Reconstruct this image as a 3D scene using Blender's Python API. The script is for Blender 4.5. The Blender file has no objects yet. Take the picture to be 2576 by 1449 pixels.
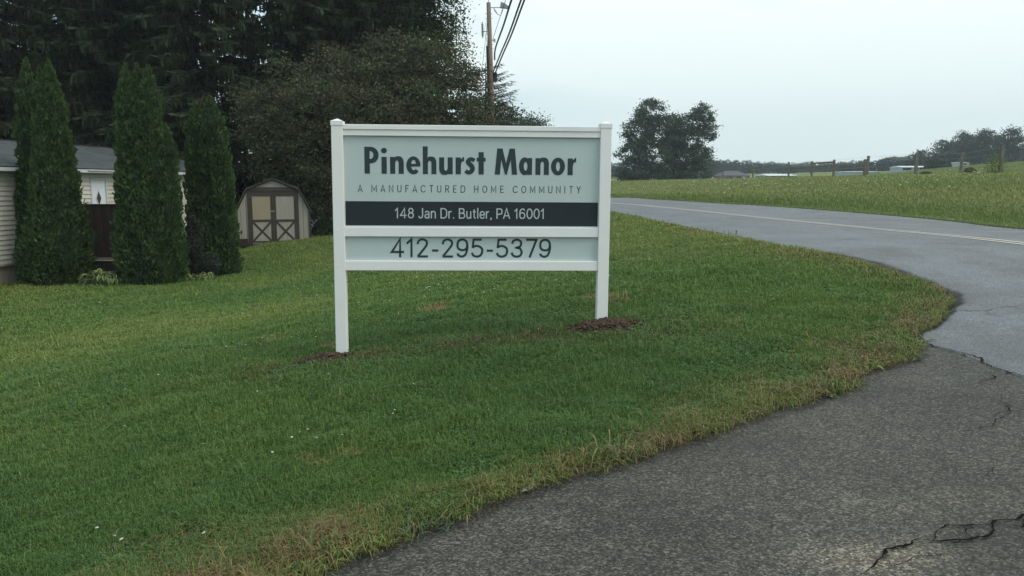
import bpy, math, random
import numpy as np
from mathutils import Vector, Matrix
random.seed(7)
rng = np.random.default_rng(11)
R = math.radians
S = bpy.context.scene
C = S.collection

# ------------------------------------------------------------------ measuring
H_CAM = 1.55
PITCH = R(7.46)
F = 2000.0                      # focal length for a picture 2576 wide
CP, SP = math.cos(PITCH), math.sin(PITCH)
def ray(px, py):
    u = (px - 1288) / F; v = (724 - py) / F
    return (u, CP + v * SP, -SP + v * CP)
def at(px, py, Y):
    d = ray(px, py); t = Y / d[1]
    return Vector((d[0] * t, Y, H_CAM + d[2] * t))
def at_z(px, py, z):
    d = ray(px, py); t = (z - H_CAM) / d[2]
    return Vector((d[0] * t, d[1] * t, z))

# ------------------------------------------------------------------ materials
def new_mat(name):
    m = bpy.data.materials.new(name); m.use_nodes = True
    nt = m.node_tree
    b = nt.nodes['Principled BSDF']
    return m, nt, b
def node(nt, kind, **kw):
    n = nt.nodes.new(kind)
    for k, v in kw.items():
        if k in n.inputs: n.inputs[k].default_value = v
        else: setattr(n, k, v)
    return n
def ramp(nt, fac, stops):
    r = nt.nodes.new('ShaderNodeValToRGB')
    e = r.color_ramp.elements
    while len(e) < len(stops): e.new(0.5)
    for i, (p, c) in enumerate(stops):
        e[i].position = p
        e[i].color = (c[0], c[1], c[2], 1) if hasattr(c, '__len__') else (c, c, c, 1)
    nt.links.new(fac, r.inputs[0])
    return r
def plain(name, col, rough=0.6, var=0.12, scale=6.0, bump=0.0, bscale=60.0, spec=0.5, stretch=(1, 1, 1), coords='Object', metal=0):
    m, nt, b = new_mat(name)
    tc = node(nt, 'ShaderNodeTexCoord')
    mp = node(nt, 'ShaderNodeMapping'); mp.inputs['Scale'].default_value = stretch
    nt.links.new(tc.outputs[coords], mp.inputs[0])
    n = node(nt, 'ShaderNodeTexNoise', Scale=scale, Detail=5.0, Roughness=0.6)
    nt.links.new(mp.outputs[0], n.inputs[0])
    lo = [max(0, c * (1 - var)) for c in col]; hi = [min(1, c * (1 + var)) for c in col]
    r = ramp(nt, n.outputs[0], [(0.3, lo), (0.7, hi)])
    nt.links.new(r.outputs[0], b.inputs['Base Color'])
    b.inputs['Roughness'].default_value = rough
    b.inputs['Specular IOR Level'].default_value = spec
    b.inputs['Metallic'].default_value = metal
    if bump:
        n2 = node(nt, 'ShaderNodeTexNoise', Scale=bscale, Detail=4.0)
        nt.links.new(mp.outputs[0], n2.inputs[0])
        bp = node(nt, 'ShaderNodeBump', Strength=bump, Distance=0.01)
        nt.links.new(n2.outputs[0], bp.inputs['Height']); nt.links.new(bp.outputs[0], b.inputs['Normal'])
    return m
def leafy(name, translucent=0.25, rough=0.7, spec=0.25):
    m, nt, b = new_mat(name)
    a = node(nt, 'ShaderNodeAttribute', attribute_name='col')
    nt.links.new(a.outputs['Color'], b.inputs['Base Color'])
    b.inputs['Roughness'].default_value = rough
    b.inputs['Specular IOR Level'].default_value = spec
    if translucent:
        t = node(nt, 'ShaderNodeBsdfTranslucent')
        mx = node(nt, 'ShaderNodeMixShader'); mx.inputs[0].default_value = translucent
        out = nt.nodes['Material Output']
        nt.links.new(a.outputs['Color'], t.inputs[0])
        nt.links.new(b.outputs[0], mx.inputs[1]); nt.links.new(t.outputs[0], mx.inputs[2])
        nt.links.new(mx.outputs[0], out.inputs[0])
    return m
M = {}
M['leaf'] = leafy('leaf_matter', 0.22)
M['needle'] = leafy('needle_matter', 0.08, 0.8, 0.15)
M['grass'] = leafy('grass_blades', 0.25, 0.55, 0.3)
M['bark'] = plain('bark', (0.075, 0.058, 0.045), 0.9, 0.4, 8, 0.8, 25, 0.2, (1, 1, .25))
M['vinyl'] = plain('white_vinyl', (0.84, 0.81, 0.78), 0.38, 0.03, 3, 0.03, 200)
M['pole'] = plain('weathered_pole_wood', (0.22, 0.165, 0.14), 0.9, 0.35, 5, 0.6, 30, 0.2, (3, 3, .3))
M['post_wood'] = plain('grey_post_wood', (0.17, 0.15, 0.12), 0.9, 0.35, 4, 0.6, 30, 0.2, (3, 3, .4))
M['metal'] = plain('galvanised_metal', (0.36, 0.38, 0.39), 0.45, 0.15, 8, metal=0.5)
M['black'] = plain('black_rubber', (0.015, 0.015, 0.017), 0.6, 0.1)
M['cable'] = plain('dark_cable', (0.05, 0.06, 0.065), 0.6, 0.1)
M['ceramic'] = plain('grey_ceramic', (0.25, 0.28, 0.28), 0.25, 0.08)

# ------------------------------------------------------------------ mesh helpers
def tag(o, label=None, cat=None, group=None, kind=None):
    if label: o['label'] = label
    if cat: o['category'] = cat
    if group: o['group'] = group
    if kind: o['kind'] = kind
    return o
def empty(name, loc=(0, 0, 0), rz=0.0, label=None, cat=None, group=None):
    o = bpy.data.objects.new(name, None); C.objects.link(o)
    o.location = loc; o.rotation_euler = (0, 0, rz); o.empty_display_size = 0.2
    tag(o, label, cat, group)
    return o
def np_mesh(name, V, quads=None, tris=None, mat=None, parent=None, col=None, attrs=None, smooth=False):
    V = np.asarray(V, dtype=np.float32)
    me = bpy.data.meshes.new(name)
    q = np.asarray(quads, dtype=np.int32).reshape(-1, 4) if quads is not None else np.zeros((0, 4), np.int32)
    t = np.asarray(tris, dtype=np.int32).reshape(-1, 3) if tris is not None else np.zeros((0, 3), np.int32)
    loops = np.concatenate([q.ravel(), t.ravel()])
    starts = np.concatenate([np.arange(len(q)) * 4, len(q) * 4 + np.arange(len(t)) * 3]).astype(np.int32)
    me.vertices.add(len(V)); me.vertices.foreach_set('co', V.ravel())
    me.loops.add(len(loops)); me.loops.foreach_set('vertex_index', loops)
    me.polygons.add(len(starts)); me.polygons.foreach_set('loop_start', starts)
    me.update(calc_edges=True); me.validate()
    if smooth: me.polygons.foreach_set('use_smooth', np.ones(len(me.polygons), dtype=bool))
    else: me.polygons.foreach_set('use_smooth', np.zeros(len(me.polygons), dtype=bool))
    if col is not None:
        a = me.attributes.new('col', 'FLOAT_COLOR', 'POINT')
        c4 = np.ones((len(V), 4), np.float32); c4[:, :3] = col
        a.data.foreach_set('color', c4.ravel())
    for k, v in (attrs or {}).items():
        a = me.attributes.new(k, 'FLOAT', 'POINT'); a.data.foreach_set('value', np.asarray(v, np.float32))
    if mat: me.materials.append(mat)
    o = bpy.data.objects.new(name, me); C.objects.link(o)
    if parent: o.parent = parent
    return o
class MB:
    """collects boxes, prisms and tubes into one mesh"""
    def __init__(s): s.v = []; s.f = []
    def add(s, vs, fs):
        k = len(s.v); s.v += [tuple(v) for v in vs]; s.f += [tuple(i + k for i in f) for f in fs]; return s
    def box(s, x0, x1, y0, y1, z0, z1, b=0.0, mtx=None):
        x0, x1 = min(x0, x1), max(x0, x1); y0, y1 = min(y0, y1), max(y0, y1); z0, z1 = min(z0, z1), max(z0, z1)
        if b <= 0:
            vs = [(x, y, z) for z in (z0, z1) for x, y in ((x0, y0), (x1, y0), (x1, y1), (x0, y1))]
            fs = [(3, 2, 1, 0), (4, 5, 6, 7), (0, 1, 5, 4), (1, 2, 6, 5), (2, 3, 7, 6), (3, 0, 4, 7)]
        else:
            def ring(i, z):
                return [(x0 + i + b, y0 + i, z), (x1 - i - b, y0 + i, z), (x1 - i, y0 + i + b, z), (x1 - i, y1 - i - b, z),
                        (x1 - i - b, y1 - i, z), (x0 + i + b, y1 - i, z), (x0 + i, y1 - i - b, z), (x0 + i, y0 + i + b, z)]
            vs = ring(b, z0) + ring(0, z0 + b) + ring(0, z1 - b) + ring(b, z1)
            fs = [tuple(range(7, -1, -1)), tuple(range(24, 32))]
            for r in range(3):
                for i in range(8):
                    j = (i + 1) % 8
                    fs.append((r * 8 + i, r * 8 + j, r * 8 + 8 + j, r * 8 + 8 + i))
        if mtx is not None: vs = [mtx @ Vector(v) for v in vs]
        return s.add(vs, fs)
    def tube(s, pts, rad, n=8, cap=True):
        pts = [Vector(p) for p in pts]
        if not hasattr(rad, '__len__'): rad = [rad] * len(pts)
        vs = []; fs = []
        a = None
        for i, p in enumerate(pts):
            d = (pts[min(i + 1, len(pts) - 1)] - pts[max(i - 1, 0)]).normalized()
            if a is None:
                a = d.orthogonal().normalized()
            a = (a - d * a.dot(d)).normalized(); bb = d.cross(a)
            for k in range(n):
                t = 2 * math.pi * k / n
                vs.append(p + (a * math.cos(t) + bb * math.sin(t)) * rad[i])
        for i in range(len(pts) - 1):
            for k in range(n):
                k2 = (k + 1) % n
                fs.append((i * n + k, i * n + k2, (i + 1) * n + k2, (i + 1) * n + k))
        if cap:
            fs.append(tuple(range(n - 1, -1, -1))); fs.append(tuple((len(pts) - 1) * n + k for k in range(n)))
        return s.add(vs, fs)
    def prism(s, poly, y0, y1, mtx=None):
        """poly in x,z (counter-clockwise seen from -y), extruded y0..y1"""
        n = len(poly)
        vs = [(x, y0, z) for x, z in poly] + [(x, y1, z) for x, z in poly]
        fs = [tuple(range(n)), tuple(range(2 * n - 1, n - 1, -1))]
        for i in range(n):
            j = (i + 1) % n
            fs.append((j, i, n + i, n + j))
        if mtx is not None: vs = [mtx @ Vector(v) for v in vs]
        return s.add(vs, fs)
    def build(s, name, mat, parent=None, smooth=False, loc=None):
        me = bpy.data.meshes.new(name); me.from_pydata([tuple(v) for v in s.v], [], s.f); me.update()
        if smooth: me.polygons.foreach_set('use_smooth', [True] * len(me.polygons))
        me.materials.append(mat)
        o = bpy.data.objects.new(name, me); C.objects.link(o)
        if parent: o.parent = parent
        if loc is not None: o.location = loc
        return o
def vnoise(x, y, seed=0):
    """smooth value noise 0..1"""
    x = np.asarray(x, float); y = np.asarray(y, float)
    xi = np.floor(x).astype(np.int64); yi = np.floor(y).astype(np.int64)
    fx = x - xi; fy = y - yi
    fx = fx * fx * (3 - 2 * fx); fy = fy * fy * (3 - 2 * fy)
    def h(a, b):
        n = (a * 374761393 + b * 668265263 + seed * 974634777) & 0x7fffffff
        n = ((n ^ (n >> 13)) * 1274126177) & 0x7fffffff
        n = (n ^ (n >> 16)) & 0xffff
        return n / 65535.0
    return (h(xi, yi) * (1 - fx) + h(xi + 1, yi) * fx) * (1 - fy) + (h(xi, yi + 1) * (1 - fx) + h(xi + 1, yi + 1) * fx) * fy
def fbm(x, y, seed=0, o=4):
    s = 0; a = 0.5; t = 0
    for i in range(o):
        s = s + a * vnoise(x * 2 ** i, y * 2 ** i, seed + i * 17); t += a; a *= 0.55
    return s / t
def sstep(x, a, b):
    t = np.clip((x - a) / (b - a), 0, 1); return t * t * (3 - 2 * t)

# ------------------------------------------------------------------ terrain
ctrl = [(0, 0, 0), (-3, 0, -.12), (3, 0, .12), (0, 3, -.02), (3, 3.5, .13), (-2.5, 3.6, -.25), (-.72, 3.1, -.06), (.5, 4.1, .03),
        (2.3, 5.3, .12), (3.2, 6.1, .2), (-1.62, 7.45, -.09), (.86, 7.57, .185), (4.48, 8.05, .35), (3.5, 5.3, .24), (5, 5.5, .36),
        (8, 5, .5), (12, 0, .55), (6, 0, .33), (20, 0, .8), (-.4, 7.5, .06), (2.6, 8.2, .34),
        (4.5, 10.5, .55), (4, 13.1, .6), (3.8, 18.5, .6), (3.4, 27, .6), (8, 13, .62), (11, 17, .6), (7, 27, .62), (11.3, 31, .6), (8, 8, .55),
        (7.4, 58, .6), (3, 50, .6), (-4, 66, .55), (-14, 72, .5),
        (-10.7, 20.5, -1.02), (-8.9, 20.5, -1.02), (-7.9, 22.8, -1.0), (-13, 21, -1.05), (-12, 30, -1.05), (-8.75, 29.3, -.6), (-5, 30, -.3),
        (-5, 24, -.7), (0, 25, .25), (-3, 18, -.4), (0, 14, .1), (-6, 14, -.8), (-10, 12, -1.0), (-4, 9, -.4), (-6, 5, -.62), (-8, 8, -.85), (-14, 5, -1.1),
        (-20, 45, -.7), (-5, 45, .1), (0, 45, .5), (-30, 20, -1.2), (-30, 40, -.9), (-40, 70, 0),
        (14.5, 22, .75), (20, 22, 1.35), (20, 38, 1.4), (15, 45, 1.0), (20, 70, 1.5), (28, 22, 2.0), (27.5, 45, 1.97), (27.5, 62, 1.97), (27.5, 80, 1.97), (27.5, 100, 1.97),
        (27.5, 120, 1.97), (25, 150, 2.0), (10, 120, 1.5), (10, 90, 1.0), (28, 10, 1.7), (45, 45, 2.9), (45, 80, 2.6), (60, 110, 3.1), (36, 130, 2.1),
        (74, 140, 4.1), (90, 140, 5.4), (120, 140, 7), (70, 60, 4.2), (110, 80, 6.5), (50, 150, 2.6), (85, 200, 3.3), (150, 220, 8),
        (30, 220, 1.6), (60, 220, 2.0), (20, 300, 3.5), (60, 320, 5), (120, 330, 6.5), (0, 250, 1.5), (-60, 200, 1), (-100, 100, .5),
        (200, 500, 9), (0, 600, 8), (-300, 500, 6), (500, 500, 15), (500, 100, 12), (-400, 100, 2), (0, -40, .2), (60, -40, 3), (-60, -40, -1.5),
        (0, -500, 2), (500, -300, 8), (-500, -300, 2), (0, 900, 12), (600, 800, 20), (-600, 800, 10)]
ctrl = np.array(ctrl, float)
def warp(x, y):
    r = np.sqrt(x * x + y * y) + 1e-6
    k = np.log(1 + r / 5.0) / (r / 5.0)
    return x * k, y * k
_cx, _cy = warp(ctrl[:, 0], ctrl[:, 1])
def _phi(d2): return -np.sqrt(d2 + 0.25)
_A = _phi((_cx[:, None] - _cx[None]) ** 2 + (_cy[:, None] - _cy[None]) ** 2)
_n = len(ctrl)
_B = np.zeros((_n + 3, _n + 3)); _B[:_n, :_n] = _A - np.eye(_n) * 0.004
_B[:_n, _n] = 1; _B[:_n, _n + 1] = _cx; _B[:_n, _n + 2] = _cy; _B[_n:, :_n] = _B[:_n, _n:].T
_w = np.linalg.solve(_B, np.concatenate([ctrl[:, 2], np.zeros(3)]))
def hgt(x, y):
    x = np.asarray(x, float); y = np.asarray(y, float); sh = x.shape
    qx, qy = warp(x.ravel(), y.ravel())
    out = np.zeros(len(qx))
    for i in range(0, len(qx), 60000):
        a = qx[i:i + 60000]; b = qy[i:i + 60000]
        out[i:i + 60000] = _phi((a[:, None] - _cx) ** 2 + (b[:, None] - _cy) ** 2) @ _w[:_n] + _w[_n] + _w[_n + 1] * a + _w[_n + 2] * b
    return out.reshape(sh)
def h1(x, y): return float(hgt(np.array([x]), np.array([y]))[0])

def solve_px(px, py):
    """where the sight line of a measured point meets the ground"""
    d = ray(px, py); t = 2.5
    for i in range(4000):
        x, y, z = d[0] * t, d[1] * t, H_CAM + d[2] * t
        if z < _hfast(x, y): break
        t += 0.02 + t * 0.004
    return (x, y)
def _hfast(x, y):
    r = math.hypot(x, y) + 1e-6; k = math.log(1 + r / 5) / (r / 5); a = x * k; b = y * k
    return float(-np.sqrt((a - _cx) ** 2 + (b - _cy) ** 2 + .25) @ _w[:_n] + _w[_n] + _w[_n + 1] * a + _w[_n + 2] * b)

def smooth_line(pts, sub=6):
    pts = [np.array(p, float) for p in pts]; out = []
    for i in range(len(pts) - 1):
        p0 = pts[max(i - 1, 0)]; p1 = pts[i]; p2 = pts[i + 1]; p3 = pts[min(i + 2, len(pts) - 1)]
        for k in range(sub):
            t = k / sub
            out.append(0.5 * ((2 * p1) + (-p0 + p2) * t + (2 * p0 - 5 * p1 + 4 * p2 - p3) * t * t + (-p0 + 3 * p1 - 3 * p2 + p3) * t ** 3))
    out.append(pts[-1]); return np.array(out)

# lawn edge, from behind the viewer up to the tip at the junction, then along the road into the distance
drive_px = [(640, 1560), (850, 1440), (1010, 1370), (1170, 1312), (1310, 1246), (1530, 1184), (1690, 1130), (1800, 1092), (1900, 1056), (2040, 1012), (2135, 985),
            (2200, 935), (2300, 905), (2315, 850), (2372, 792), (2392, 762), (2378, 740), (2290, 706), (2210, 676), (2140, 655), (2020, 632), (1900, 611), (1800, 590), (1700, 568), (1610, 549), (1545, 536)]
edge = [solve_px(*p) for p in drive_px]
road_near = [(3.0, 33), (2.2, 42), (0.5, 50), (-3, 57), (-8, 62), (-20, 68), (-50, 74), (-120, 80)]
lawn_edge = smooth_line([(-9, -9), (-4.5, -2.5), (-2.2, 1.2)] + edge + road_near, 5)
# jitter so the turf edge is ragged
_t = np.arange(len(lawn_edge))
jit = (vnoise(_t * 0.9, _t * 0 + 3.3, 5) - .5) * 0.10
lawn_edge[:, 0] += jit * (lawn_edge[:, 1] < 20)
far_px = [(2576, 577), (2400, 558), (2200, 539), (2000, 523), (1800, 511), (1650, 502), (1545, 497)]
far = [solve_px(*p) for p in far_px]
far_edge = smooth_line([(6.5, -14), (10.0, 4)] + far + [(-1, 66), (-7, 70.5), (-20, 75.5), (-50, 81.5), (-120, 88)], 5)
cen_px = [(2576, 614), (2400, 595), (2200, 576), (2000, 556), (1800, 535), (1650, 520), (1545, 511)]
cen = [solve_px(*p) for p in cen_px]
cen_line = smooth_line([(6.8, 2), (8.3, 9)] + cen + [(0.2, 58), (-5.3, 64.5), (-20, 71.5), (-50, 77.7), (-120, 84)], 6)
print('near edge', [(round(a, 1), round(b, 1)) for a, b in edge]); print('far', [(round(a, 1), round(b, 1)) for a, b in far]); print('cen', [(round(a, 1), round(b, 1)) for a, b in cen])
asphalt_poly = np.concatenate([lawn_edge, far_edge[::-1], [(6, -40), (-40, -40)]])
seam = [solve_px(*p) for p in [(2312, 852), (2352, 872), (2420, 893), (2500, 922), (2576, 952)]]
seam_line = np.array(seam + [(4.6, 4.2), (5.3, 2.0), (4.5, -9), (2, -20)])
ti = int(np.argmin(np.hypot(lawn_edge[:, 0] - seam[0][0], lawn_edge[:, 1] - seam[0][1])))
road_poly = np.concatenate([lawn_edge[ti:], far_edge[::-1], [(6, -40), (2, -20)], seam_line[::-1][1:]])
def seg_dist(x, y, line):
    d = np.full(x.shape, 1e9)
    for (ax, ay), (bx, by) in zip(line[:-1], line[1:]):
        vx, vy = bx - ax, by - ay; L = vx * vx + vy * vy + 1e-12
        t = np.clip(((x - ax) * vx + (y - ay) * vy) / L, 0, 1)
        d = np.minimum(d, np.hypot(x - ax - t * vx, y - ay - t * vy))
    return d
def inside(x, y, poly):
    c = np.zeros(x.shape, bool); n = len(poly)
    for i in range(n):
        x1, y1 = poly[i]; x2, y2 = poly[i - 1]
        if y1 == y2: continue
        k = ((y1 > y) != (y2 > y)) & (x < (x2 - x1) * (y - y1) / (y2 - y1) + x1)
        c ^= k
    return c
def sdf(x, y):  # >0 on soil, <0 on asphalt
    d = np.minimum(seg_dist(x, y, lawn_edge), seg_dist(x, y, far_edge))
    return np.where(inside(x, y, asphalt_poly), -d, d)

# rings of growing size around the camera keep the soil fine where it is near
rr = [0.6]
while rr[-1] < 1000: rr.append(rr[-1] * (1.03 if rr[-1] < 2.3 else (1.0095 if rr[-1] < 120 else 1.04)))
rr = np.array(rr)
ang = np.concatenate([np.linspace(-180, -46, 60)[:-1], np.linspace(-46, 46, 820)[:-1], np.linspace(46, 180, 60)[:-1]]) * math.pi / 180
RR, AA = np.meshgrid(rr, ang, indexing='ij')
GX, GY = RR * np.sin(AA), RR * np.cos(AA)
GH = hgt(GX, GY)
SD = sdf(GX, GY)
bumpy = (fbm(GX * 1.3, GY * 1.3, 3) - .5) * 0.05 * sstep(SD, 0.1, 0.8)
GZ = GH + bumpy + np.where(SD > 0, 0.022 * sstep(SD, -0.02, 0.10), -0.06 * sstep(-SD, 0.0, 0.06) )
nr, na = RR.shape
idx = np.arange(nr * na).reshape(nr, na)
Q = np.stack([idx[:-1], np.roll(idx, -1, 1)[:-1], np.roll(idx, -1, 1)[1:], idx[1:]], -1)   # rows x cols x 4
V = np.stack([GX, GY, GZ], -1).reshape(-1, 3)
V2 = np.concatenate([V, [[0, 0, -0.06]]])
fan = np.stack([idx[0], np.full(na, nr * na), np.roll(idx[0], -1)], -1)
# soil colours
dry_noise = fbm(GX * .5, GY * .5, 21)
ms = dict(attrs={'sd': np.append(np.clip(SD, -5, 60).ravel(), 0)})
meadow_side = (np.where(inside(GX, GY, np.concatenate([lawn_edge, [(-120, -60), (-40, -60)]])), 0, 1) * (SD > 0)).astype(float)
mg, nt, b = new_mat('soil_and_turf')
geo = node(nt, 'ShaderNodeNewGeometry'); a_sd = node(nt, 'ShaderNodeAttribute', attribute_name='sd'); a_m = node(nt, 'ShaderNodeAttribute', attribute_name='meadow')
n1 = node(nt, 'ShaderNodeTexNoise', Scale=0.6, Detail=6.0); nt.links.new(geo.outputs['Position'], n1.inputs[0])
n2 = node(nt, 'ShaderNodeTexNoise', Scale=9.0, Detail=6.0, Roughness=0.7); nt.links.new(geo.outputs['Position'], n2.inputs[0])
lawnc = ramp(nt, n1.outputs[0], [(0.35, (0.045, 0.085, 0.022)), (0.65, (0.075, 0.110, 0.030))])
meadc = ramp(nt, n1.outputs[0], [(0.35, (0.15, 0.19, 0.055)), (0.65, (0.20, 0.225, 0.08))])
mx = node(nt, 'ShaderNodeMix', data_type='RGBA'); nt.links.new(a_m.outputs['Fac'], mx.inputs[0]); nt.links.new(lawnc.outputs[0], mx.inputs[6]); nt.links.new(meadc.outputs[0], mx.inputs[7])
er = ramp(nt, a_sd.outputs['Fac'], [(0.0, 1.0), (0.35, 0.0)])
mx2 = node(nt, 'ShaderNodeMix', data_type='RGBA'); nt.links.new(er.outputs[0], mx2.inputs[0]); nt.links.new(mx.outputs[2], mx2.inputs[6]); mx2.inputs[7].default_value = (0.045, 0.036, 0.025, 1)
sp = ramp(nt, n2.outputs[0], [(0.3, 0.45), (0.7, 1.4)])
mx3 = node(nt, 'ShaderNodeMix', data_type='RGBA', blend_type='MULTIPLY'); mx3.inputs[0].default_value = 1
nt.links.new(mx2.outputs[2], mx3.inputs[6]); nt.links.new(sp.outputs[0], mx3.inputs[7]); nt.links.new(mx3.outputs[2], b.inputs['Base Color'])
b.inputs['Roughness'].default_value = 0.95; b.inputs['Specular IOR Level'].default_value = 0.1
bp = node(nt, 'ShaderNodeBump', Strength=0.8, Distance=0.03); nt.links.new(n2.outputs[0], bp.inputs['Height']); nt.links.new(bp.outputs[0], b.inputs['Normal'])
ms['attrs']['meadow'] = np.append(meadow_side.ravel(), 0)
g = np_mesh('ground', V2, Q.reshape(-1, 4), fan, mg, smooth=True, **ms)
tag(g, 'rolling grassy ground under the lawn and meadow', 'ground', kind='structure')

# ------------------------------------------------------------------ asphalt
def asphalt(name, dark, light, blue, stone_scale, contrast, rough):
    m, nt, b = new_mat(name)
    geo = node(nt, 'ShaderNodeNewGeometry')
    v = node(nt, 'ShaderNodeTexVoronoi', Scale=stone_scale); nt.links.new(geo.outputs['Position'], v.inputs['Vector'])
    n = node(nt, 'ShaderNodeTexNoise', Scale=1.1, Detail=7.0, Roughness=0.65); nt.links.new(geo.outputs['Position'], n.inputs[0])
    n3 = node(nt, 'ShaderNodeTexNoise', Scale=stone_scale * .12, Detail=8.0, Roughness=0.75); nt.links.new(geo.outputs['Position'], n3.inputs[0])
    sep = node(nt, 'ShaderNodeSeparateColor'); nt.links.new(v.outputs['Color'], sep.inputs[0])
    st = ramp(nt, sep.outputs[0], [(0.0, [c * (1 - contrast) for c in dark]), (0.55, dark), (0.9, light), (1.0, [c * 1.5 for c in light])])
    big = ramp(nt, n.outputs[0], [(0.35, (.66, .64, .61)), (0.62, blue)])
    mm = node(nt, 'ShaderNodeMix', data_type='RGBA', blend_type='MULTIPLY'); mm.inputs[0].default_value = 1
    nt.links.new(st.outputs[0], mm.inputs[6]); nt.links.new(big.outputs[0], mm.inputs[7])
    gr = ramp(nt, n3.outputs[0], [(0.3, .75), (0.7, 1.2)])
    mm2 = node(nt, 'ShaderNodeMix', data_type='RGBA', blend_type='MULTIPLY'); mm2.inputs[0].default_value = 1
    nt.links.new(mm.outputs[2], mm2.inputs[6]); nt.links.new(gr.outputs[0], mm2.inputs[7])
    at_ = node(nt, 'ShaderNodeAttribute', attribute_name='tar'); as_ = node(nt, 'ShaderNodeAttribute', attribute_name='stain')
    mt = node(nt, 'ShaderNodeMix', data_type='RGBA'); nt.links.new(at_.outputs['Fac'], mt.inputs[0]); nt.links.new(mm2.outputs[2], mt.inputs[6]); mt.inputs[7].default_value = (.012, .012, .013, 1)
    ml = node(nt, 'ShaderNodeMix', data_type='RGBA', blend_type='MULTIPLY'); nt.links.new(as_.outputs['Fac'], ml.inputs[0]); nt.links.new(mt.outputs[2], ml.inputs[6]); ml.inputs[7].default_value = (2.3, 2.2, 2.0, 1)
    nt.links.new(ml.outputs[2], b.inputs['Base Color'])
    b.inputs['Roughness'].default_value = rough
    sr = ramp(nt, at_.outputs['Fac'], [(0, .4), (1, .04)]); nt.links.new(sr.outputs[0], b.inputs['Specular IOR Level'])
    bp = node(nt, 'ShaderNodeBump', Strength=0.75, Distance=0.004, invert=True); nt.links.new(v.outputs['Distance'], bp.inputs['Height'])
    nt.links.new(bp.outputs[0], b.inputs['Normal'])
    return m
M['drive'] = asphalt('coarse_old_asphalt', (.060, .054, .046), (.128, .115, .095), (1.10, 1.08, 1.03), 105, .7, .75)
M['road'] = asphalt('road_asphalt', (.115, .12, .125), (.20, .205, .21), (1.1, 1.11, 1.12), 130, .35, .55)
def sheet(name, poly, dz, mat, margin, label):
    dd = np.minimum(seg_dist(GX, GY, np.concatenate([poly, poly[:1]])), 1e9)
    ins = inside(GX, GY, poly)
    keep = ins | (dd < margin)
    fk = keep[:-1] & np.roll(keep, -1, 1)[:-1] & np.roll(keep, -1, 1)[1:] & keep[1:]
    fk &= (RR[:-1] < 140)
    q = Q[fk]
    used, inv = np.unique(q.ravel(), return_inverse=True)
    zz_ = GH + dz
    if margin < .2: zz_ = GH + np.clip(np.where(ins, dd, -dd) * .35, -.03, dz)
    vv = np.stack([GX, GY, zz_], -1).reshape(-1, 3)[used]
    x, y = vv[:, 0], vv[:, 1]
    led = seg_dist(x, y, lawn_edge)
    tarw = 0.17 * np.exp(-((y - 9.9) / 1.5) ** 2) + 0.06
    tar = (1 - sstep(led + (fbm(x * 3, y * 3, 8) - .5) * .12, tarw * .75, tarw * 1.25)) * (0.95 if 'road' in name else 0.35)
    if 'road' not in name: tar = tar * (led < 1)
    c0 = Vector(solve_px(2200, 1405) + (0,)); c1 = Vector((2.2, 3.6, 0)) * 0 + Vector(solve_px(2400, 1270) + (0,))
    st = np.exp(-(((x - c0.x) / .28) ** 2 + ((y - c0.y) / .13) ** 2)) + .35 * np.exp(-(((x - c1.x) / .5) ** 2 + ((y - c1.y) / .16) ** 2))
    st = np.clip(st * (0.5 + fbm(x * 6, y * 6, 4)), 0, 1) * .95 * ('road' not in name)
    o = np_mesh(name, vv, inv.reshape(-1, 4), None, mat, attrs={'tar': tar, 'stain': st}, smooth=True)
    return tag(o, label, 'road', kind='structure')
sheet('driveway', asphalt_poly, 0.0, M['drive'], .25, 'coarse cracked asphalt driveway in the foreground')
sheet('road', road_poly, 0.006, M['road'], .12, 'smooth grey two lane road curving away')
def ribbon(name, line, w0, off, dz, mat, wfun=None):
    line = np.asarray(line, float)
    t = np.gradient(line, axis=0); t /= np.linalg.norm(t, axis=1)[:, None] + 1e-9
    nrm = np.stack([-t[:, 1], t[:, 0]], 1)
    w = np.full(len(line), w0) if wfun is None else wfun
    a = line + nrm * (off + w / 2)[:, None]; b_ = line + nrm * (off - w / 2)[:, None]
    P = np.concatenate([a, b_]); z = hgt(P[:, 0], P[:, 1]) + dz
    n = len(line); i = np.arange(n - 1)
    return np_mesh(name, np.column_stack([P, z]), np.stack([i, n + i, n + i + 1, i + 1], -1), None, mat)
def densify(line, step):
    out = []
    for a, b_ in zip(line[:-1], line[1:]):
        k = max(1, int(np.hypot(*(np.array(b_) - a)) / step))
        for j in range(k): out.append(np.array(a) + (np.array(b_) - a) * j / k)
    out.append(np.array(line[-1])); return np.array(out)
M['yellow'] = plain('worn_yellow_paint', (.52, .47, .38), .6, .25, 30, .2, 90, coords='Object')
cl = densify([p for p in cen_line if -5 < p[1] and p[0] > -60], .8)
for off in (.115, -.115):
    o = ribbon('road_marking', cl, .11, off, .012, M['yellow'])
    tag(o, 'worn pale yellow centre line painted on the road', 'road marking', kind='structure')
M['crack'] = plain('crack_tar', (.009, .009, .009), .95, .3, spec=.05)
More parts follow.
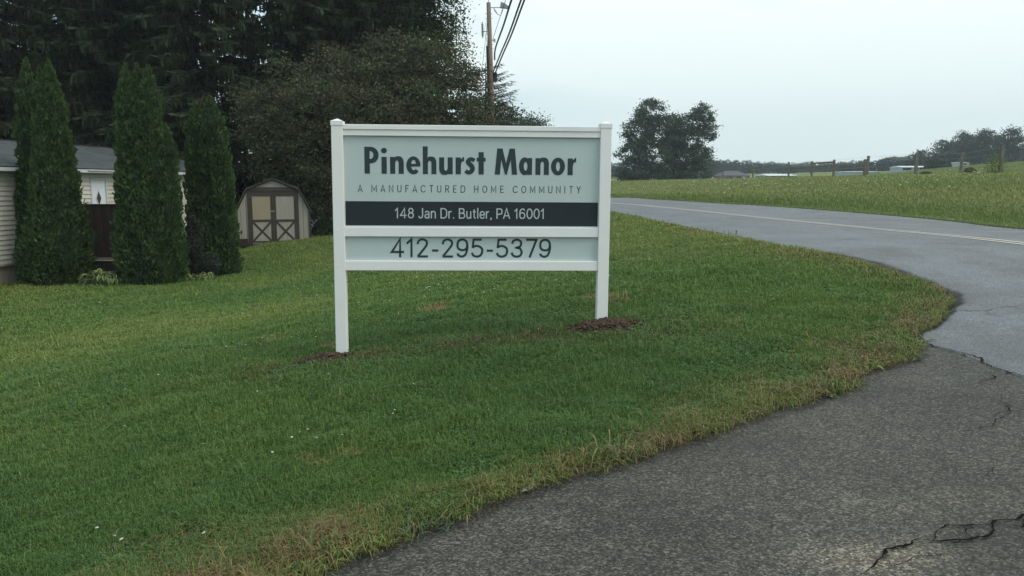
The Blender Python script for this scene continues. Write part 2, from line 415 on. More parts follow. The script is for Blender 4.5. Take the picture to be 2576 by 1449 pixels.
cracks = [([(2576, 1290), (2530, 1315), (2470, 1340), (2400, 1352), (2330, 1375), (2260, 1400), (2200, 1420), (2150, 1449)], .034),
          ([(2310, 850), (2345, 872), (2380, 880), (2440, 898), (2500, 924), (2580, 955)], .03),
          ([(2372, 788), (2440, 786), (2500, 781), (2580, 774)], .018),
          ([(2210, 975), (2260, 984), (2310, 988), (2370, 986)], .012),
          ([(2500, 995), (2530, 1020), (2545, 1045), (2500, 1062), (2470, 1085), (2440, 1100)], .012),
          ([(2545, 1045), (2580, 1035)], .011), ([(2490, 1170), (2470, 1200), (2440, 1218)], .010), ([(2555, 1120), (2580, 1140)], .012),
          ([(2330, 1375), (2380, 1395), (2300, 1410), (2230, 1449)], .009), ([(2180, 1040), (2230, 1046), (2300, 1042)], .006)]
def add_crack(ln, w, k):
    n = len(ln); i = np.arange(n)
    for fr, am in ((.08, .10), (.22, .05), (.6, .024), (1.3, .012)):
        ln[:, 0] += (vnoise(i * fr, i * 0 + k * 3.1, 9) - .5) * am
        ln[:, 1] += (vnoise(i * fr, i * 0 + k * 3.1, 19) - .5) * am
    ww = w * (.15 + 1.3 * vnoise(i * .35, i * 0 + 7.7 + k, 30) * (.4 + .9 * vnoise(i * 1.4, i * 0 + 2.2 + k, 31))) * np.minimum(1, np.minimum(i + 1, n - i) / 6)
    tag(ribbon('pavement_crack', ln, w, 0, .0095, M['crack'], ww), 'dark crack across the asphalt', 'crack', kind='structure')
for k, (cpx, w) in enumerate(cracks):
    ln = densify([solve_px(*p) for p in cpx], .016)
    add_crack(ln.copy(), w * .5, k)
    for j in range(3 if w > .02 else 1):
        p = ln[rng.integers(len(ln) // 5, len(ln) - 1)]; a_ = rng.uniform(0, 6.28); L = rng.uniform(.15, .5)
        add_crack(densify([p, p + np.array([math.cos(a_), math.sin(a_)]) * L * .5, p + np.array([math.cos(a_ + .4), math.sin(a_ + .4)]) * L], .016), w * .35, k + 20 + j)

# ------------------------------------------------------------------ grass
def blades(name, P, hh, ww, lean, colr, mat, azw=None):
    n = len(P)
    a = rng.uniform(0, 2 * np.pi, n) if azw is None else azw
    d = np.stack([np.cos(a), np.sin(a)], 1); p = np.stack([-d[:, 1], d[:, 0]], 1)
    V = np.zeros((n, 5, 3), np.float32)
    b_ = P.copy()
    V[:, 0, :2] = b_[:, :2] + p * (ww / 2)[:, None]; V[:, 1, :2] = b_[:, :2] - p * (ww / 2)[:, None]
    m_ = b_[:, :2] + d * (lean * hh * .30)[:, None]
    V[:, 2, :2] = m_ - p * (ww * .42)[:, None]; V[:, 3, :2] = m_ + p * (ww * .42)[:, None]
    V[:, 4, :2] = b_[:, :2] + d * (lean * hh)[:, None]
    V[:, 0, 2] = V[:, 1, 2] = b_[:, 2] - .006
    V[:, 2, 2] = V[:, 3, 2] = b_[:, 2] + hh * .6
    V[:, 4, 2] = b_[:, 2] + hh * np.clip(1.05 - lean * .45, .3, 1.1)
    k = np.arange(n) * 5
    q = np.stack([k, k + 1, k + 2, k + 3], 1); t = np.stack([k + 3, k + 2, k + 4], 1)
    c = np.repeat(colr[:, None, :], 5, 1).reshape(-1, 3)
    return np_mesh(name, V.reshape(-1, 3), q, t, mat, col=c)
def polar(n, r0, r1, a0, a1, power):
    u = rng.random(n); e = 2 - power       # density ~ r^-power
    r = (r0 ** e + u * (r1 ** e - r0 ** e)) ** (1 / e) if abs(e) > 1e-6 else r0 * (r1 / r0) ** u
    a = rng.uniform(R(a0), R(a1), n)
    return r * np.sin(a), r * np.cos(a), r
lawn_area = np.concatenate([lawn_edge, [(-120, -60), (-40, -60)]])
signL = Vector((-1.62, 7.45)); signR = Vector((.86, 7.57))
def lawn_pts(n, r0, r1, power):
    x, y, r = polar(n, r0, r1, -40, 40, power)
    k = inside(x, y, lawn_area); x, y, r = x[k], y[k], r[k]
    k = ~((x < -13.1 + (y - 21) * .105) & (y > 12)); x, y, r = x[k], y[k], r[k]
    d = seg_dist(x, y, lawn_edge)
    return x, y, r, d
x, y, r, d = lawn_pts(1150000, 2.4, 42, 1.75)
edge_n = fbm(x * 1.1, y * 1.1, 40)
dryw = 0.34 + 1.3 * (edge_n - .5)
near_drive = (y < 11)
dry = (1 - sstep(d, dryw * .1, dryw * 1.9)) * (.45 + .9 * sstep(fbm(x * 2.4, y * 2.4, 47), .35, .6)) * np.where(near_drive, .9, .55)
patch = sstep(fbm(x * .9 + 4, y * .9, 41), .60, .78) * .14
wear = np.exp(-((y - 7.2 - .06 * x + .5 * (fbm(x * .9, y * 0 + 2, 44) - .5)) / .26) ** 2) * sstep(fbm(x * 2.6, y * 2.6, 45), .25, .5) * sstep(-x, -2.0, -1.0) * sstep(x, -3.4, -1.9) * .75
dL = np.hypot(x + 1.74, (y - 7.26) * 1.4); dR = np.hypot(x - .95, (y - 7.4) * 1.5)
bare = np.maximum(np.exp(-(dL / .44) ** 4), np.exp(-(dR / .46) ** 4))
bare = np.maximum(bare, .45 * wear)
bare = np.maximum(bare, (d < .10) * .55)
keep = rng.random(len(x)) > bare * .93
x, y, r, d, dry, patch, wear = [q[keep] for q in (x, y, r, d, dry, patch, wear)]
z = hgt(x, y) + .02 * sstep(d, 0, .1) + (fbm(x * 1.3, y * 1.3, 3) - .5) * .05 * sstep(d, .1, .8)
hh = rng.uniform(.022, .066, len(x)) * (1 + .8 * (fbm(x * 3.2, y * 3.2, 50) - .5) * 2) * np.where(r < 9, 1, 1 + (r - 9) * .010)
tall = rng.random(len(x)) < .012; hh = np.where(tall, hh * 1.9, hh)
hh = np.where(d < .35, hh * 1.25, hh)
ww = .0030 * np.clip(r / 3.6, 1, 6) * rng.uniform(.7, 1.4, len(x))
lean = rng.uniform(.15, 1.15, len(x))
g1 = np.array([.075, .150, .040]); g2 = np.array([.145, .220, .050]); g3 = np.array([.22, .25, .065]); tan = np.array([.30, .225, .10]); brn = np.array([.14, .085, .04])
mixn = np.clip(fbm(x * .35, y * .35, 60) * 1.3 - .45 + fbm(x * 2.6, y * 2.6, 63) * .7 - .2 + (rng.random(len(x)) - .5) * .6 + .34 * sstep(r, 6.5, 12), 0, 1)[:, None]
c = g1 * (1 - mixn) + g2 * mixn
yl = np.clip(sstep(r, 7, 14) * .65 * sstep(fbm(x * .25 + 9, y * .25, 62), .35, .7) + dry * .55 + patch + (rng.random(len(x)) < .04) * .5, 0, 1)[:, None]
c = c * (1 - yl) + g3 * yl
isd = (rng.random(len(x)) < np.clip(dry * .62 * (0.35 + 1.3 * sstep(fbm(x * 2.3, y * 2.3, 71), .35, .65)) + patch * .3 + wear * .6 + .010, 0, .9))
c = np.where(isd[:, None], np.where(rng.random((len(x), 1)) < np.where(wear > .2, .3, .72)[:, None], tan, brn), c)
c = c * (1 - .25 * np.clip(wear, 0, 1))[:, None]
c = c * rng.uniform(.8, 1.2, (len(x), 1)) * (1 + .16 * sstep(r, 6, 13))[:, None]
lean = np.where(isd, lean + .5, lean)
tag(blades('lawn_grass', np.column_stack([x, y, z]), hh, ww, lean, c, M['grass']), 'mown green lawn with clover, dry and tan along the asphalt', 'grass', kind='stuff')

# patches of clover and broad leaved weeds lying low in the turf
x, y, r, d = lawn_pts(260000, 2.6, 20, 1.6)
k = (fbm(x * 1.1 + 5, y * 1.1, 95) > .60) & (d > .12); x, y, r = x[k], y[k], r[k]
z = hgt(x, y) + (fbm(x * 1.3, y * 1.3, 3) - .5) * .05 + rng.uniform(.025, .05, len(x))
sz = rng.uniform(.010, .020, len(x)) * np.clip(r / 5, 1, 2.2); a_ = rng.uniform(0, 6.28, len(x)); tl = rng.normal(0, .35, (len(x), 2))
du = np.stack([np.cos(a_), np.sin(a_), tl[:, 0]], 1) * sz[:, None] * .5; dv_ = np.stack([-np.sin(a_), np.cos(a_), tl[:, 1]], 1) * sz[:, None] * .42
Pc = np.column_stack([x, y, z]); Vc = np.stack([Pc - du, Pc - dv_, Pc + du, Pc + dv_], 1)
cc = np.array([.075, .150, .045]) * rng.uniform(.75, 1.35, (len(x), 1))
o = np_mesh('clover_leaves', Vc.reshape(-1, 3), np.arange(len(x) * 4).reshape(-1, 4), None, M['grass'], col=np.repeat(cc, 4, 0))
tag(o, 'low patches of clover leaves in the lawn', 'clover', kind='stuff')

# broader overhanging blades along the asphalt
el = densify(lawn_edge[(lawn_edge[:, 1] > 1.5) & (lawn_edge[:, 1] < 16)], .02)
n = 9000; k = rng.integers(0, len(el), n)
ex = el[k, 0] + rng.normal(0, .05, n) - .03; ey = el[k, 1] + rng.normal(0, .05, n) + .03
ds = sdf(ex, ey); kk = ds > -.05; ex, ey = ex[kk], ey[kk]; n = len(ex)
clump = fbm(ex * 3, ey * 3, 90)
kk = rng.random(n) < sstep(clump, .3, .6); ex, ey, clump = ex[kk], ey[kk], clump[kk]; n = len(ex)
ez = hgt(ex, ey) + .01
isd = rng.random(n) < .45
c = np.where(isd[:, None], tan * rng.uniform(.5, 1.1, (n, 1)), (g2 * .6 + g3 * .5) * rng.uniform(.7, 1.3, (n, 1)))
tag(blades('edge_grass', np.column_stack([ex, ey, ez]), rng.uniform(.03, .09, n) * (0.5 + clump), rng.uniform(.003, .006, n), rng.uniform(.5, 1.8, n), c, M['grass'],
    azw=rng.normal(-.9, 1.3, n)), 'dry straggling grass hanging over the driveway edge', 'grass', kind='stuff')

# meadow beyond the road
def meadow(name, n, r0, r1, hlo, hhi, wk, power, a0=-3, a1=40):
    x, y, r = polar(n, r0, r1, a0, a1, power)
    k = ~inside(x, y, lawn_area) & ~inside(x, y, asphalt_poly); x, y, r = x[k], y[k], r[k]
    d = seg_dist(x, y, far_edge)
    z = hgt(x, y)
    patchy = fbm(x * .18, y * .18, 33)
    hh = rng.uniform(hlo, hhi, len(x)) * sstep(d, -.6, 2.0) * (.6 + .8 * patchy) * np.where(x > 28, .45, 1)
    hh = np.maximum(hh, .05)
    ww = wk * r * rng.uniform(.6, 1.5, len(x))
    m_ = np.clip(fbm(x * .3, y * .3, 34) * 1.4 - .2 + rng.normal(0, .12, len(x)), 0, 1)[:, None]
    c = np.array([.20, .255, .065]) * (1 - m_) + np.array([.30, .315, .105]) * m_
    s = (rng.random(len(x)) < .04)[:, None]; c = np.where(s, np.array([.24, .20, .10]), c)
    edge_g = (1 - sstep(d, 0, 4))[:, None]; c = c * (1 - edge_g * .6) + np.array([.12, .20, .05]) * edge_g * .6
    gf = sstep(x, 27, 30)[:, None] * .7; c = c * (1 - gf) + np.array([.20, .25, .08]) * gf
    c = c * rng.uniform(.93, 1.08, (len(x), 1))
    tag(blades(name, np.column_stack([x, y, z]), hh, ww, rng.uniform(.2, 1.1, len(x)), c, M['grass']), 'tall yellow green meadow grass across the road', 'grass', kind='stuff')
meadow('meadow_grass', 950000, 12, 215, .12, .40, .00068, 1.45)
def heads(name, x, y, hz, size, label, tint, stemc):
    """flat white flower heads on stems"""
    n = len(x); z = hgt(x, y); V = []; k6 = 6
    a = np.arange(k6) * 2 * np.pi / k6
    tx = rng.uniform(-.35, .35, (n, 1)); ty = rng.uniform(-.35, .35, (n, 1))
    ring = np.stack([x[:, None] + np.cos(a) * size[:, None], y[:, None] + np.sin(a) * size[:, None],
                     (z + hz)[:, None] + tx * np.cos(a) * size[:, None] + ty * np.sin(a) * size[:, None]], -1)
    top = np.stack([x, y, z + hz + size * .35], -1)[:, None]; bot = np.stack([x, y, z + hz - size * .4], -1)[:, None]
    V = np.concatenate([ring, top, bot], 1); base = (np.arange(n) * 8)[:, None]
    i = np.arange(k6); j = (i + 1) % k6
    t1 = np.stack([np.broadcast_to(base + i, (n, 6)), np.broadcast_to(base + j, (n, 6)), np.broadcast_to(base + 6, (n, 6))], -1)
    t2 = np.stack([np.broadcast_to(base + j, (n, 6)), np.broadcast_to(base + i, (n, 6)), np.broadcast_to(base + 7, (n, 6))], -1)
    cc = np.repeat(np.asarray(tint)[None] * rng.uniform(.8, 1.1, (n, 1)), 8, 0).reshape(-1, 3)
    # stems
    sw = size * .08 + .001
    SV = np.stack([np.stack([x - sw, y, z], -1), np.stack([x + sw, y, z], -1), np.stack([x + sw, y, z + hz - size * .35], -1), np.stack([x - sw, y, z + hz - size * .35], -1)], 1)
    k = n * 8 + np.arange(n) * 4
    cs = np.repeat(np.asarray(stemc)[None], n * 4, 0)
    o = np_mesh(name, np.concatenate([V.reshape(-1, 3), SV.reshape(-1, 3)]), np.stack([k, k + 1, k + 2, k + 3], 1), np.concatenate([t1.reshape(-1, 3), t2.reshape(-1, 3)]), M['leaf'],
                col=np.concatenate([cc, cs]))
    return tag(o, label, 'flowers', kind='stuff')
x, y, r = polar(2600, 15, 110, 5, 36, 1.6)
k = ~inside(x, y, lawn_area) & ~inside(x, y, asphalt_poly) & (seg_dist(x, y, far_edge) > 2) & (x < 30) & (fbm(x * .25, y * .25, 77) > .52)
x, y, r = x[k][:260], y[k][:260], r[k][:260]
heads('meadow_flowers', x, y, rng.uniform(.35, .6, len(x)), rng.uniform(.025, .06, len(x)) * np.clip(r / 45, .8, 1.4), 'flat white umbel flowers scattered through the meadow', (.62, .62, .52), (.1, .14, .05))
x, y, r, d = lawn_pts(9000, 3.2, 26, 1.2)
k = (fbm(x * .7, y * .7, 88) > .56) & (d > .6) & (rng.random(len(x)) < np.where((r > 9) & (r < 19) & (x > -5) & (x < .8), .75, .12)); x, y, r = x[k], y[k], r[k]
heads('clover_flowers', x, y, rng.uniform(.04, .07, len(x)), rng.uniform(.006, .010, len(x)) * np.clip(r / 8, 1, 1.6), 'tiny white clover flowers dotting the lawn', (.60, .60, .52), (.05, .1, .03))

# ------------------------------------------------------------------ the sign
th = math.atan2(signR.y - signL.y, signR.x - signL.x)
sx = (signR - signL).length; zL = -.045
sign = empty('sign', (signL.x, signL.y, zL), 0, 'white framed Pinehurst Manor community sign on two square posts in the lawn', 'sign')
sign.rotation_euler = (0, R(.40), th)
SM = Matrix.Translation((signL.x, signL.y, zL)) @ Matrix.Rotation(th, 4, 'Z') @ Matrix.Rotation(R(.40), 4, 'Y')
SMI = SM.inverted()
def sp_(px, py, yl=0.0):
    """a measured point on the sign's face, in the sign's own frame"""
    o = SMI @ Vector((0, 0, H_CAM)); dd = (SMI.to_3x3() @ Vector(ray(px, py)))
    t = (yl - o.y) / dd.y; p = o + dd * t; return p.x, p.z
PW = .105; hw = PW / 2
zc = sp_(843, 302)[1]; print('cap z', zc)
topz = zc
tr_t = sp_(900, 312, -.045)[1]; tr_m = sp_(900, 325, -.045)[1]; tr_b = sp_(900, 340.5, -.03)[1]
mr_t = sp_(900, 570, -.035)[1]; mr_b = sp_(900, 594.5, -.035)[1]; br_t = sp_(900, 655.5, -.035)[1]; br_b = sp_(900, 680, -.035)[1]
rz = h1(signR.x, signR.y) - zL
for k, (xc, zb) in enumerate(((0, -.12), (sx, rz - .12))):
    po = MB().box(xc - hw, xc + hw, -hw, hw, zb, topz - .045, .004).build('post', M['vinyl'], sign)
    cb = MB().box(xc - hw - .005, xc + hw + .005, -hw - .005, hw + .005, topz - .05, topz - .008, .003)
    e = hw + .005
    cb.add([(xc - e, -e, topz - .009), (xc + e, -e, topz - .009), (xc + e, e, topz - .009), (xc - e, e, topz - .009), (xc, 0, topz + .016)], [(0, 1, 4), (1, 2, 4), (2, 3, 4), (3, 0, 4)])
    cb.build('cap', M['vinyl'], po)
    if k == 0:
        for px_, py_ in ((844, 314), (850, 581), (852, 669)):
            qx, qz = sp_(px_, py_, -hw)
            pts = []; 
            MB().tube([(qx, -hw + .002, qz), (qx, -hw - .003, qz), (qx, -hw - .005, qz)], [.006, .006, .003], 10).build('screw', M['vinyl'], po, smooth=True)
def rail(z0, z1, lip=False):
    m_ = MB()
    if lip:
        m_.box(hw - .001, sx - hw + .001, -.047, .047, z1 - (tr_t - tr_m), z1, .004)
        m_.box(hw - .001, sx - hw + .001, -.036, .036, z0, z1 - (tr_t - tr_m) + .002, .003)
    else:
        m_.box(hw - .001, sx - hw + .001, -.040, .040, z0, z1, .004)
    return m_.build('rail', M['vinyl'], sign)
rail(tr_b, tr_t, True); rail(mr_b, mr_t); rail(br_b, br_t)
M['panel'] = plain('pale_grey_green_panel', (.50, .565, .545), .42, .03, 2.5, .02, 150)
M['navy'] = plain('near_black_navy_vinyl', (.006, .013, .018), .5, .1, 3)
M['ink'] = plain('charcoal_blue_lettering', (.016, .032, .038), .5, .08, 3)
M['pale_ink'] = plain('pale_grey_lettering', (.48, .52, .51), .45, .05, 3)
pan = MB().box(hw - .002, sx - hw + .002, -.008, .008, mr_t - .002, tr_b + .002).build('sign_panel', M['panel'], sign)
pan2 = MB().box(hw - .002, sx - hw + .002, -.008, .008, br_t - .002, mr_b + .002).build('phone_panel', M['panel'], sign)
nt_z = sp_(900, 505.5, -.01)[1]
band_o = MB().box(hw + .006, sx - hw - .006, -.0105, -.006, mr_t + .012, nt_z).build('address_band', M['navy'], pan)
def curve_mesh(name, splines, mat, parent, y, depth=.0012):
    """filled 2-D outlines in the sign's x,z -> thin raised lettering"""
    cu = bpy.data.curves.new(name, 'CURVE'); cu.dimensions = '2D'; cu.fill_mode = 'BOTH'; cu.extrude = depth
    for pts in splines:
        s = cu.splines.new('POLY'); s.points.add(len(pts) - 1)
        for i, (a, b_) in enumerate(pts): s.points[i].co = (a, b_, 0, 1)
        s.use_cyclic_u = True
    return bake_text(cu, name, mat, parent, y)
def bake_text(cu, name, mat, parent, y, fit=None):
    ob = bpy.data.objects.new('lettering_outline', cu); C.objects.link(ob)
    dg = bpy.context.evaluated_depsgraph_get(); dg.update()
    me = bpy.data.meshes.new_from_object(ob.evaluated_get(dg)); me.name = name
    bpy.data.objects.remove(ob); 
    co = np.zeros(len(me.vertices) * 3, np.float32); me.vertices.foreach_get('co', co); co = co.reshape(-1, 3)
    if fit is not None:
        x0, x1, z0, z1 = fit
        mnx, mxx = co[:, 0].min(), co[:, 0].max(); mny, mxy = co[:, 1].min(), co[:, 1].max()
        co[:, 0] = x0 + (co[:, 0] - mnx) / (mxx - mnx) * (x1 - x0); co[:, 1] = z0 + (co[:, 1] - mny) / (mxy - mny) * (z1 - z0)
    out = np.stack([co[:, 0], y - co[:, 2], co[:, 1]], 1)
    me.vertices.foreach_set('co', out.ravel().astype(np.float32)); me.update()
    me.materials.clear(); me.materials.append(mat)
    o = bpy.data.objects.new(name, me); C.objects.link(o); o.parent = parent
    return o
def arc(cx, cy, rx, ry, a0, a1, n=18):
    return [(cx + rx * math.cos(R(a0 + (a1 - a0) * i / n)), cy + ry * math.sin(R(a0 + (a1 - a0) * i / n))) for i in range(n + 1)]
def stroke(pts, w):
    P = smooth_line(pts, 8); t = np.gradient(P, axis=0); t /= np.linalg.norm(t, axis=1)[:, None]; nn = np.stack([-t[:, 1], t[:, 0]], 1)
    W = np.interp(np.linspace(0, 1, len(P)), np.linspace(0, 1, len(w)), w) / 2
    return [tuple(p) for p in P + nn * W[:, None]] + [tuple(p) for p in (P - nn * W[:, None])[::-1]]
def n_shape(top, wd=73):
    return [[(0, 0), (27, 0), (27, 55)] + arc(37, 57, 9.5, 16, 170, 10, 10) + [(wd - 27, 55), (wd - 27, 0), (wd, 0), (wd, 58)] + arc(wd - 24, 62, 24, 34, 0, 95, 10) + arc(34, 70, 10, 26, 80, 150, 5) + [(27, top if top > 100 else 92), (27, top if top > 100 else 92), (0, top if top > 100 else 92)]]
def flip(shape, wd, hgt_): return [[(wd - a, hgt_ - b_) for a, b_ in s] for s in shape]
glyph = {
    'P': [[(0, 0), (28, 0), (28, 56), (34, 56)] + arc(34, 101, 42, 45, -90, 90) + [(0, 146)], [(28, 80)] + arc(31, 101.5, 17, 21.5, -90, 90) + [(28, 123)]],
    'i': [[(0, 0), (28, 0), (28, 92), (0, 92)], arc(14, 126, 15.5, 15, 0, 340, 17)],
    'n': n_shape(92), 'h': n_shape(151), 'u': flip(n_shape(92), 73, 92),
    'r': [[(0, 0), (28, 0), (28, 48)] + arc(42, 50, 13, 22, 180, 92, 6) + [(46, 71), (46, 95)] + arc(44, 78, 12, 17, 90, 150, 4) + [(28, 82), (28, 92), (0, 92)]],
    's': [stroke([(52, 75), (38, 83), (24, 80), (17, 68), (25, 57), (36, 45), (41, 31), (33, 15), (18, 10), (3, 19)], [21, 21, 23, 25, 26, 26, 26, 24, 22, 21])],
    't': [[(10, 0), (38, 0), (38, 71), (48, 71), (48, 92), (38, 92), (38, 122), (10, 122), (10, 92), (0, 92), (0, 71), (10, 71)]],
    'e': [[(76, 41)] + arc(38, 47, 38, 49, 0, 318, 30) + [(50, 28)] + arc(40, 40, 13.5, 19, -50, -175, 12) + [(26.5, 40)], [(27, 55)] + arc(39, 57, 12, 20, 178, 2, 12) + [(51, 55)]],
    'a': [[(71, 0), (71, 92), (43, 92), (43, 86)] + arc(31, 47, 31, 49, 62, 298, 28) + [(43, 8), (43, 0)], arc(36, 47, 10, 24, 0, 345, 23)],
    'o': [arc(38, 47, 38, 49, 0, 350, 35), arc(38, 47, 11, 26, 0, 345, 23)],
    'M': [[(0, 0), (13, 143), (42, 143), (61, 62), (80, 143), (109, 143), (122, 0), (94, 0), (87, 82), (66, 0), (56, 0), (35, 82), (28, 0)]],
}
word = [('P', 283), ('i', 374), ('n', 420), ('e', 507), ('h', 596), ('u', 684), ('r', 773), ('s', 823), ('t', 887), ('M', 985), ('a', 1117), ('n', 1207), ('o', 1292), ('r', 1383)]
x0, zb = sp_(917.5, 436, -.009); x1, zt = sp_(1450, 370, -.009)
zb = sp_(917.5, 436, -.009)[1]; zt = sp_(917.5, 368.5, -.009)[1]
kx = (x1 - x0) / (1429 - 283); kz = (zt - zb) / 146
spl = []
for ch, off in word:
    for s in glyph[ch]: spl.append([(x0 + (a + off - 283) * kx, zb + b_ * kz) for a, b_ in s])
curve_mesh('title_lettering', spl, M['ink'], pan, -.0095)
STK = {  # centre lines on a cap height of 1: lists of strokes, then advance width
 '0': ([('c', [(.31, .5)], .26, .46)], .62), '1': ([('l', [(.02, .72), (.26, .95), (.26, 0)])], .40),
 '4': ([('l', [(.68, .28), (.06, .28), (.48, .96), (.48, 0)])], .70),
 '2': ([('s', [(.07, .70), (.14, .88), (.33, .955), (.52, .86), (.54, .68), (.42, .48), (.08, .05)]), ('l', [(.06, .045), (.60, .045)])], .66),
 '9': ([('s', [(.57, .66), (.52, .46), (.32, .385), (.12, .47), (.07, .67), (.13, .87), (.32, .955), (.51, .87), (.57, .66), (.56, .40), (.46, .13), (.28, .045), (.11, .12), (.08, .22)])], .66),
 '5': ([('l', [(.55, .95), (.14, .95), (.09, .50)]), ('s', [(.09, .52), (.20, .60), (.36, .61), (.54, .50), (.58, .32), (.50, .12), (.31, .045), (.12, .11), (.06, .25)])], .66),
 '3': ([('s', [(.08, .74), (.14, .88), (.32, .955), (.51, .87), (.54, .72), (.47, .58), (.30, .525), (.48, .48), (.57, .28), (.50, .11), (.31, .045), (.12, .12), (.06, .27)])], .66),
 '7': ([('l', [(.04, .95), (.57, .95), (.22, 0)])], .60), '-': ([('l', [(.05, .36), (.37, .36)])], .42),
 '6': ([('s', [(.56, .80), (.47, .92), (.32, .955), (.15, .86), (.07, .60), (.06, .34), (.13, .12), (.32, .045), (.52, .13), (.57, .32), (.51, .52), (.32, .60), (.13, .51), (.07, .34)])], .65),
 '8': ([('c', [(.31, .75)], .21, .205), ('c', [(.31, .29)], .25, .245)], .63),
 'A': ([('l', [(.0, 0), (.32, .98), (.64, 0)]), ('l', [(.12, .30), (.52, .30)])], .66), 'M': ([('l', [(.05, 0), (.05, .96), (.40, .22), (.75, .96), (.75, 0)])], .84),
 'N': ([('l', [(.06, 0), (.06, .95), (.62, .05), (.62, 1.0)])], .70), 'U': ([('s', [(.06, 1), (.06, .7), (.06, .35), (.12, .12), (.32, .045), (.52, .12), (.58, .35), (.58, .7), (.58, 1)])], .66),
 'F': ([('l', [(.06, 0), (.06, .955), (.50, .955)]), ('l', [(.06, .51), (.46, .51)])], .54), 'C': ([('s', [(.68, .74), (.60, .88), (.40, .955), (.18, .87), (.06, .66), (.06, .34), (.18, .13), (.40, .045), (.60, .12), (.68, .26)])], .74),
 'T': ([('l', [(.02, .955), (.60, .955)]), ('l', [(.31, .955), (.31, 0)])], .62), 'R': ([('l', [(.06, 0), (.06, .955), (.34, .955)]), ('s', [(.32, .955), (.50, .91), (.56, .73), (.50, .55), (.32, .50)]), ('l', [(.06, .50), (.34, .50), (.58, 0)])], .64),
 'E': ([('l', [(.52, .955), (.06, .955), (.06, .045), (.53, .045)]), ('l', [(.06, .51), (.47, .51)])], .58), 'D': ([('l', [(.34, .955), (.06, .955), (.06, .045), (.34, .045)]), ('s', [(.32, .955), (.52, .88), (.63, .68), (.63, .32), (.52, .12), (.32, .045)])], .70),
 'H': ([('l', [(.06, 0), (.06, 1)]), ('l', [(.60, 0), (.60, 1)]), ('l', [(.06, .51), (.60, .51)])], .68), 'O': ([('c', [(.38, .5)], .32, .455)], .77), 'I': ([('l', [(.06, 0), (.06, 1)])], .14),
 'Y': ([('l', [(.0, 1), (.30, .48), (.60, 1)]), ('l', [(.30, .48), (.30, 0)])], .62), 'J': ([('s', [(.42, 1), (.42, .7), (.42, .30), (.36, .10), (.22, .045), (.09, .10), (.04, .24)])], .50),
 'P': ([('l', [(.06, 0), (.06, .955), (.34, .955)]), ('s', [(.32, .955), (.52, .90), (.58, .70), (.52, .50), (.32, .44)]), ('l', [(.34, .44), (.06, .44)])], .62),
 'B': ([('l', [(.33, .955), (.06, .955), (.06, .045), (.36, .045)]), ('l', [(.06, .52), (.34, .52)]), ('s', [(.32, .955), (.49, .90), (.53, .74), (.48, .58), (.32, .52)]), ('s', [(.34, .52), (.54, .46), (.59, .28), (.54, .11), (.34, .045)])], .65),
 'a': ([('s', [(.08, .55), (.16, .66), (.28, .685), (.42, .63), (.45, .48), (.45, .2), (.45, 0)]), ('s', [(.45, .41), (.24, .39), (.09, .32), (.07, .17), (.14, .06), (.27, .04), (.40, .12), (.45, .24)])], .54),
 'n': ([('l', [(.06, 0), (.06, .72)]), ('s', [(.06, .48), (.14, .63), (.28, .685), (.42, .61), (.46, .44), (.46, .2), (.46, 0)])], .54), 'r': ([('l', [(.06, 0), (.06, .72)]), ('s', [(.06, .46), (.13, .62), (.24, .68), (.33, .675)])], .36),
 '.': ([('l', [(.06, 0), (.06, .11)])], .15), ',': ([('l', [(.08, .11), (.08, .0), (.03, -.13)])], .17), 'u': ([('l', [(.46, .72), (.46, 0)]), ('s', [(.06, .72), (.06, .5), (.06, .27), (.11, .09), (.25, .04), (.39, .11), (.46, .26)])], .54),
 't': ([('s', [(.16, .90), (.16, .6), (.16, .22), (.20, .08), (.33, .045)]), ('l', [(.02, .66), (.32, .66)])], .36), 'l': ([('l', [(.06, 0), (.06, 1.04)])], .13),
 'e': ([('s', [(.09, .37), (.49, .37), (.47, .55), (.38, .66), (.27, .685), (.12, .60), (.06, .36), (.12, .12), (.28, .04), (.42, .08), (.48, .19)])], .54),
}
def band(pts, w):
    """a constant-width stroke with mitred corners as a list of quads"""
    P = np.array(pts, float); n = len(P); L = []; Rr = []
    for i in range(n):
        d0 = P[i] - P[i - 1] if i else P[1] - P[0]; d1 = P[i + 1] - P[i] if i < n - 1 else P[-1] - P[-2]
        d0 = d0 / np.linalg.norm(d0); d1 = d1 / np.linalg.norm(d1)
        n0 = np.array([-d0[1], d0[0]]); n1 = np.array([-d1[1], d1[0]]); m_ = n0 + n1; m_ /= np.linalg.norm(m_) + 1e-9
        k = min(1 / max(.35, float(m_ @ n1)), 2.2)
        L.append(P[i] + m_ * w / 2 * k); Rr.append(P[i] - m_ * w / 2 * k)
    return L, Rr
